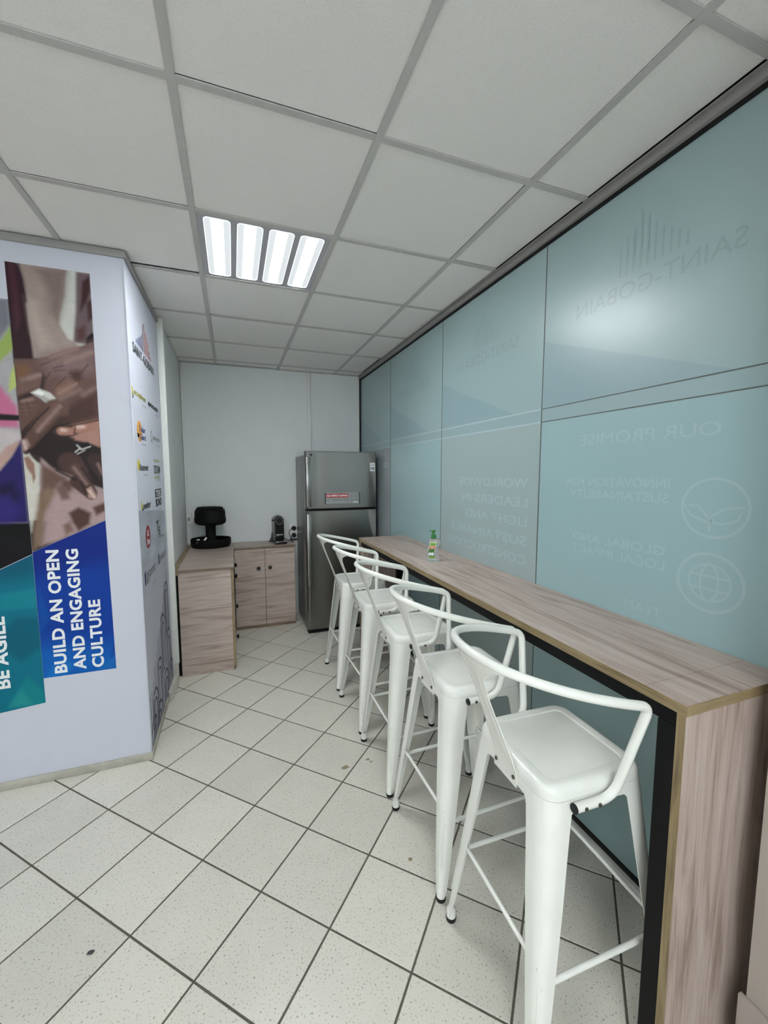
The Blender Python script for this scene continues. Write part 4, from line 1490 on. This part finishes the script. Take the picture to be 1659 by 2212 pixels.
c2 = empty('door_cabinet', (0.272, 4.19, 0))
tag(c2, 'low two-door wood-laminate cabinet against the end wall', 'cabinet')
# local x -0.29..0.293 ; y 0..0.325
box('carcass', (-0.286, 0.020, 0.03), (0.289, 0.325, 0.810), 'wood_z', c2)
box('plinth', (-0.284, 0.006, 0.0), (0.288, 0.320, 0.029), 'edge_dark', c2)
dl = box('door', (-0.288, 0.0, 0.032), (-0.0035, 0.018, 0.806), 'wood_x', c2, 0.0015, 1)
drr = box('door', (0.0015, 0.0, 0.032), (0.291, 0.018, 0.806), 'wood_x', c2, 0.0015, 1)
box('edge_band', (-0.0035, 0.001, 0.032), (-0.002, 0.018, 0.806), 'edge_z', dl)
knob(dl, (-0.064, 0.0, 0.612), 'y')
knob(drr, (0.045, 0.0, 0.613), 'y')

w1 = empty('worktop', (-0.22, 3.335, 0.812))
tag(w1, 'wood-laminate worktop on the drawer unit under the black carousel', 'worktop')
box('board', (-0.194, 0.002, 0.0), (0.201, 1.180, 0.0185), 'wood_top', w1, 0.001, 1)
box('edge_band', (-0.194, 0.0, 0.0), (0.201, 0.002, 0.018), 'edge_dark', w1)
box('edge_band', (0.201, 0.0, 0.0), (0.203, 0.835, 0.018), 'edge', w1)
box('wall_strip', (-0.2335, 0.0, -0.020), (-0.1945, 1.180, 0.0200), 'edge', w1, 0.001, 1)
w2 = empty('worktop', (0.272, 4.178, 0.812))
tag(w2, 'wood-laminate worktop on the two-door cabinet under the coffee machine', 'worktop')
box('board', (-0.288, 0.002, 0.0), (0.302, 0.338, 0.0185), 'wood_top', w2, 0.001, 1)
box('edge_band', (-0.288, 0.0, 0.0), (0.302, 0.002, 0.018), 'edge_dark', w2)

# ---- black two-tier carousel with sachets
ZW = 0.8308
ca = empty('capsule_carousel', (-0.224, 4.335, ZW))
tag(ca, 'black two-tier round carousel stand on the worktop', 'carousel')


def oval(rx, ry, prof, name, mat, parent, n=40):
    rings = [[(rx * k * math.cos(2 * math.pi * i / n), ry * k * math.sin(2 * math.pi * i / n), z) for i in range(n)] for k, z in prof]
    return loft(name, rings, mat, parent, True, True, 40)


oval(0.184, 0.150, [(0.86, 0.0), (0.93, 0.004), (0.98, 0.022), (1.0, 0.040), (1.0, 0.082), (0.965, 0.086), (0.955, 0.060), (0.30, 0.055)], 'base_tray', 'black_plastic', ca)
oval(0.052, 0.050, [(1.1, 0.050), (0.95, 0.08), (0.88, 0.12), (0.90, 0.20), (1.0, 0.235)], 'column', 'black_plastic', ca)
drum = oval(0.160, 0.130, [(0.55, 0.216), (0.80, 0.222), (0.94, 0.234), (1.0, 0.250), (1.0, 0.285), (0.975, 0.292), (0.965, 0.345), (0.93, 0.366), (0.86, 0.374)], 'drum', 'black_plastic', ca)
for k in range(12):
    a = 2 * math.pi * k / 12 + 0.13
    lathe('capsule_holder', [(0.0, 0.368), (0.022, 0.368), (0.025, 0.374), (0.024, 0.388), (0.016, 0.392), (0.0, 0.390)], 'black_plastic', drum, 14, (0.108 * math.cos(a), 0.085 * math.sin(a), 0.0))
lathe('top_cap', [(0.0, 0.372), (0.055, 0.372), (0.058, 0.384), (0.050, 0.395), (0.0, 0.396)], 'black_plastic', drum, 24)
for k in range(10):
    a = 2 * math.pi * k / 10
    box('divider', (0.05, -0.0015, 0.055), (0.172, 0.0015, 0.079), 'black_plastic', ca)
    dv = ca.children[-1]
    dv.rotation_euler = (0, 0, a)
    dv.scale = (0.95 if abs(math.cos(a)) > 0.7 else 0.82, 1, 1)
for lab, loc, rz, tilt in (('white paper sachet leaning in the black carousel tray', (-0.330, 4.222, ZW + 0.062), 0.25, -0.5), ('folded white paper slip propped beside the sachet in the tray', (-0.284, 4.235, ZW + 0.068), -0.4, -0.7)):
    sc = empty('sachet', loc, rz)
    sc.rotation_euler = (tilt, 0.3 if rz < 0 else 0.0, rz)
    bm = bmesh.new()
    w, h = (0.014, 0.036) if rz > 0 else (0.009, 0.050)
    V = [(-w, -0.002, 0), (w, -0.002, 0), (w * 1.1, -0.0015, h), (-w * 0.8, -0.0015, h), (-w, 0.002, 0), (w, 0.002, 0), (w * 1.1, 0.0015, h), (-w * 0.8, 0.0015, h)]
    make('paper', V, [(0, 1, 2, 3), (7, 6, 5, 4), (0, 4, 5, 1), (1, 5, 6, 2), (2, 6, 7, 3), (3, 7, 4, 0)], 'paper', sc)
    make('fold', [(-w, -0.0024, 0), (w, -0.0024, 0), (w, -0.0034, 0.008), (-w, -0.0034, 0.008)], [(0, 1, 2, 3)], 'paper', sc)
    tag(sc, lab, 'sachet', 'paper sachets in the carousel tray')

# ---- coffee machine
cm = empty('coffee_machine', (0.434, 4.262, ZW), math.radians(6))
tag(cm, 'small black capsule coffee machine on the worktop', 'coffee machine')
box('drip_base', (-0.062, -0.030, 0.0), (0.062, 0.100, 0.022), 'gloss_black', cm, 0.006)
box('drip_tray', (-0.046, -0.026, 0.022), (0.046, 0.040, 0.028), 'chrome', cm, 0.002)


def arch_ring(hw_, h, y, r=0.046):
    pts = [(-hw_, y, 0.0), (hw_, y, 0.0)]
    for k in range(13):
        a = math.pi * k / 12
        pts.append((hw_ * math.cos(a), y, h - hw_ + hw_ * math.sin(a)))
    return pts


def shift(ring, dz):
    return [(x, y, z + dz) for x, y, z in ring]


loft('front_body', [shift(arch_ring(0.043, 0.262, 0.028), 0.018), shift(arch_ring(0.046, 0.266, 0.036), 0.016), shift(arch_ring(0.046, 0.268, 0.075), 0.016)], 'gloss_black', cm, True, True, 40)
loft('side_shell', [shift(arch_ring(0.0465, 0.272, 0.0755), 0.012), shift(arch_ring(0.049, 0.278, 0.10), 0.010), shift(arch_ring(0.047, 0.262, 0.200), 0.010)], 'silver', cm, True, True, 40)
lathe('front_ring', [(0.030, 0.0), (0.0365, 0.0), (0.0365, 0.003), (0.030, 0.003), (0.030, 0.0)], 'chrome', cm, 36, (0, 0.028, 0.232), '-y')
lathe('front_lid', [(0.0, 0.0), (0.029, 0.0), (0.029, 0.002), (0.0, 0.0035)], 'gloss_black', cm, 30, (0, 0.028, 0.232), '-y')
lathe('button', [(0.0, 0.0), (0.005, 0.0), (0.004, 0.0045), (0.0, 0.005)], 'silver', cm, 14, (0, 0.026, 0.226), '-y')
loft('spout', [rrect(0.040, 0.010, 0.008, 0.078, 4, 0, 0.022), rrect(0.038, 0.016, 0.010, 0.090, 4, 0, 0.020), rrect(0.030, 0.016, 0.010, 0.100, 4, 0, 0.022)], 'chrome', cm)
loft('water_tank', [rrect(0.040, 0.014, 0.012, 0.004, 4, -0.050, 0.15), rrect(0.030, 0.05, 0.02, 0.05, 4, -0.030, 0.16), rrect(0.034, 0.045, 0.02, 0.10, 4, -0.018, 0.17)], 'dark_grey', cm)
box('lever', (-0.066, 0.085, 0.228), (-0.046, 0.110, 0.242), 'black_plastic', cm, 0.003)
lever = cm.children[-1]
tube('power_cord', fillet([(0.047, 0.175, 0.030), (0.085, 0.15, 0.028), (0.115, 0.08, 0.012), (0.140, 0.03, 0.004)], 0.03), 0.0032, 'rubber', cm, 8)

# ---- wall outlets
so = empty('wall_outlet', (0.626, YB - 0.012, 0.918))
tag(so, 'white double wall outlet beside the refrigerator with two black plugs', 'outlet')
box('plate', (-0.066, 0.0, -0.076), (0.066, 0.012, 0.076), 'white_plastic', so, 0.003)
for z in (0.036, -0.040):
    lathe('socket_well', [(0.0, 0.0), (0.026, 0.0), (0.026, 0.0015), (0.0, 0.0015)], 'pale_label', so, 24, (-0.024, 0.0005, z), '-y')
    lathe('socket_well', [(0.0, 0.0), (0.026, 0.0), (0.026, 0.0015), (0.0, 0.0015)], 'pale_label', so, 24, (0.036, 0.0005, z), '-y')
box('lower_box', (-0.066, -0.004, -0.098), (0.066, 0.012, -0.078), 'dark_grey', so, 0.002)
for i, (z, lab) in enumerate(((0.036, 'upper black power plug in the wall outlet, its cord looping down'), (-0.040, 'lower black power plug in the wall outlet'))):
    pg = empty('power_plug', (0.602, YB - 0.0145, 0.918 + z))
    lathe('plug_body', [(0.0, 0.0), (0.025, 0.0), (0.025, 0.012), (0.020, 0.028), (0.010, 0.034), (0.0, 0.034)], 'rubber', pg, 20, (0, 0, 0), '-y')
    if i == 0:
        pth = [(-0.016, -0.022, -0.004), (-0.045, -0.020, -0.012), (-0.058, -0.030, -0.05), (-0.040, -0.040, -0.085), (-0.024, -0.046, -0.118), (-0.012, -0.050, -0.17), (-0.012, -0.045, -0.28)]
    else:
        pth = [(-0.016, -0.022, -0.004), (-0.036, -0.026, -0.012), (-0.040, -0.040, -0.032), (-0.022, -0.046, -0.060), (-0.012, -0.046, -0.12), (-0.014, -0.044, -0.22)]
    tube('cord', fillet(pth, 0.03), 0.0034, 'rubber', pg, 8)
    tag(pg, lab, 'plug')
sw = empty('switch_box', (XW + 0.026, YB - 0.03, 1.095))
tag(sw, 'small white surface switch box in the corner above the worktop', 'switch box')
box('case', (-0.022, -0.010, -0.052), (0.026, 0.029, 0.052), 'white_plastic', sw, 0.004)
box('rocker', (-0.010, -0.0125, -0.018), (0.014, -0.0095, 0.018), 'pale_label', sw, 0.001)
cd = empty('cable_conduit', (XW + 0.014, YB - 0.014, 0))
tag(cd, 'slim white cable conduit running down the corner to the switch box', 'conduit')
box('duct', (-0.010, -0.004, 1.149), (0.010, 0.0135, ZC - 0.005), 'white_plastic', cd, 0.002)
box('lower_duct', (-0.006, -0.002, ZW + 0.002), (0.010, 0.0135, 1.040), 'white_plastic', cd, 0.002)
c3 = empty('cable_trunking', (0.790, YB - 0.016, 0))
tag(c3, 'white cable trunking running down the end wall above the refrigerator', 'trunking')
box('base', (-0.018, 0.004, 0.02), (0.018, 0.0155, ZC - 0.005), 'white_plastic', c3, 0.001)
box('cover', (-0.0165, -0.012, 0.02), (0.0165, 0.005, ZC - 0.006), 'white_plastic', c3, 0.003)
box('top_notch', (-0.018, -0.007, ZC - 0.0058), (0.018, 0.0155, ZC - 0.0035), 'black_gap', c3)

# ---- hand sanitiser bottle
ZB = BZ + 0.0006
bt = empty('sanitiser_bottle', (1.140, 2.232, ZB), math.radians(-24))
tag(bt, 'clear pump bottle with green cap and green label on the bar', 'bottle')


def bottle_shift(z):
    return 0.006 * math.sin((z - 0.02) / 0.125 * 2 * math.pi)


rings = []
for z, ax, ay, r in ((0.0, 0.034, 0.017, 0.010), (0.004, 0.0375, 0.0195, 0.012), (0.02, 0.038, 0.020, 0.012), (0.04, 0.038, 0.020, 0.012), (0.06, 0.038, 0.020, 0.012), (0.08, 0.038, 0.020, 0.012), (0.10, 0.038, 0.020, 0.012), (0.115, 0.038, 0.020, 0.012), (0.128, 0.036, 0.019, 0.012), (0.134, 0.028, 0.016, 0.010), (0.137, 0.013, 0.0125, 0.011), (0.146, 0.0125, 0.012, 0.011)):
    rings.append(rrect(ax, ay, r, z, 5, -bottle_shift(z) if z < 0.134 else 0.0))
loft('body', rings, 'clear', bt, True, True, 45)


def label_strip(name, z0, z1, mat, hw_=0.0185, off=0.0006):
    V, Fc = [], []
    n = 8
    for k in range(n + 1):
        z = z0 + (z1 - z0) * k / n
        c = -bottle_shift(z) - 0.008
        V += [(c - hw_, -0.020 - off, z), (c + hw_, -0.020 - off, z)]
    for k in range(n):
        Fc.append((2 * k, 2 * k + 1, 2 * k + 3, 2 * k + 2))
    return make(name, V, Fc, mat, bt)


label_strip('label_border', 0.014, 0.120, 'white_print', 0.0205, 0.0004)
label_strip('label_top', 0.096, 0.116, 'lime')
label_strip('label_middle', 0.078, 0.0945, 'orange')
label_strip('label_text_line', 0.084, 0.088, 'white_print', 0.012, 0.0009)
label_strip('label_text_line', 0.104, 0.108, 'leaf_green', 0.013, 0.0009)
label_strip('label_text_line', 0.025, 0.031, 'lime', 0.014, 0.0009)
label_strip('label_bottom', 0.018, 0.077, 'leaf_green')
for dx in (-0.0075, 0.0075):
    c = -bottle_shift(0.045) - 0.008
    plate('label_dot', disc_pts(c + dx, 0.046, 0.0082, 0.0105, 20), lambda u, v, d: (u, -0.0208 - d, v), 0.0003, 'white_print', bt)
cap = lathe('pump_collar', [(0.0, 0.140), (0.0145, 0.140), (0.0148, 0.144), (0.0145, 0.160), (0.012, 0.164), (0.0, 0.164)], 'green_plastic', bt, 24)
lathe('pump_stem', [(0.0, 0.163), (0.0075, 0.163), (0.0068, 0.170), (0.0068, 0.178), (0.0, 0.178)], 'green_plastic', bt, 20)
loft('pump_head', [rrect(0.008, 0.007, 0.005, 0.177, 4), rrect(0.012, 0.009, 0.006, 0.182, 4), rrect(0.0125, 0.009, 0.006, 0.189, 4), rrect(0.011, 0.008, 0.005, 0.191, 4)], 'green_plastic', bt)
box('pump_nozzle', (-0.026, -0.0035, 0.183), (-0.010, 0.0035, 0.189), 'green_plastic', bt, 0.0015)

# ---- crumb on the tiles
bm = bmesh.new()
bmesh.ops.create_icosphere(bm, subdivisions=2, radius=0.010)
rnd = random.Random(9)
for v in bm.verts:
    v.co = Vector((v.co.x * 1.1, v.co.y * 0.6, v.co.z * 0.35)) * (0.85 + 0.3 * rnd.random())
zmin = min(v.co.z for v in bm.verts)
for v in bm.verts:
    v.co.z -= zmin
o = bm_obj('crumb', bm, 'dark_grey', None, 60, (-0.486, 1.447, 0.0002))
tag(o, 'small dark crumb lying on a cream floor tile', 'crumb')
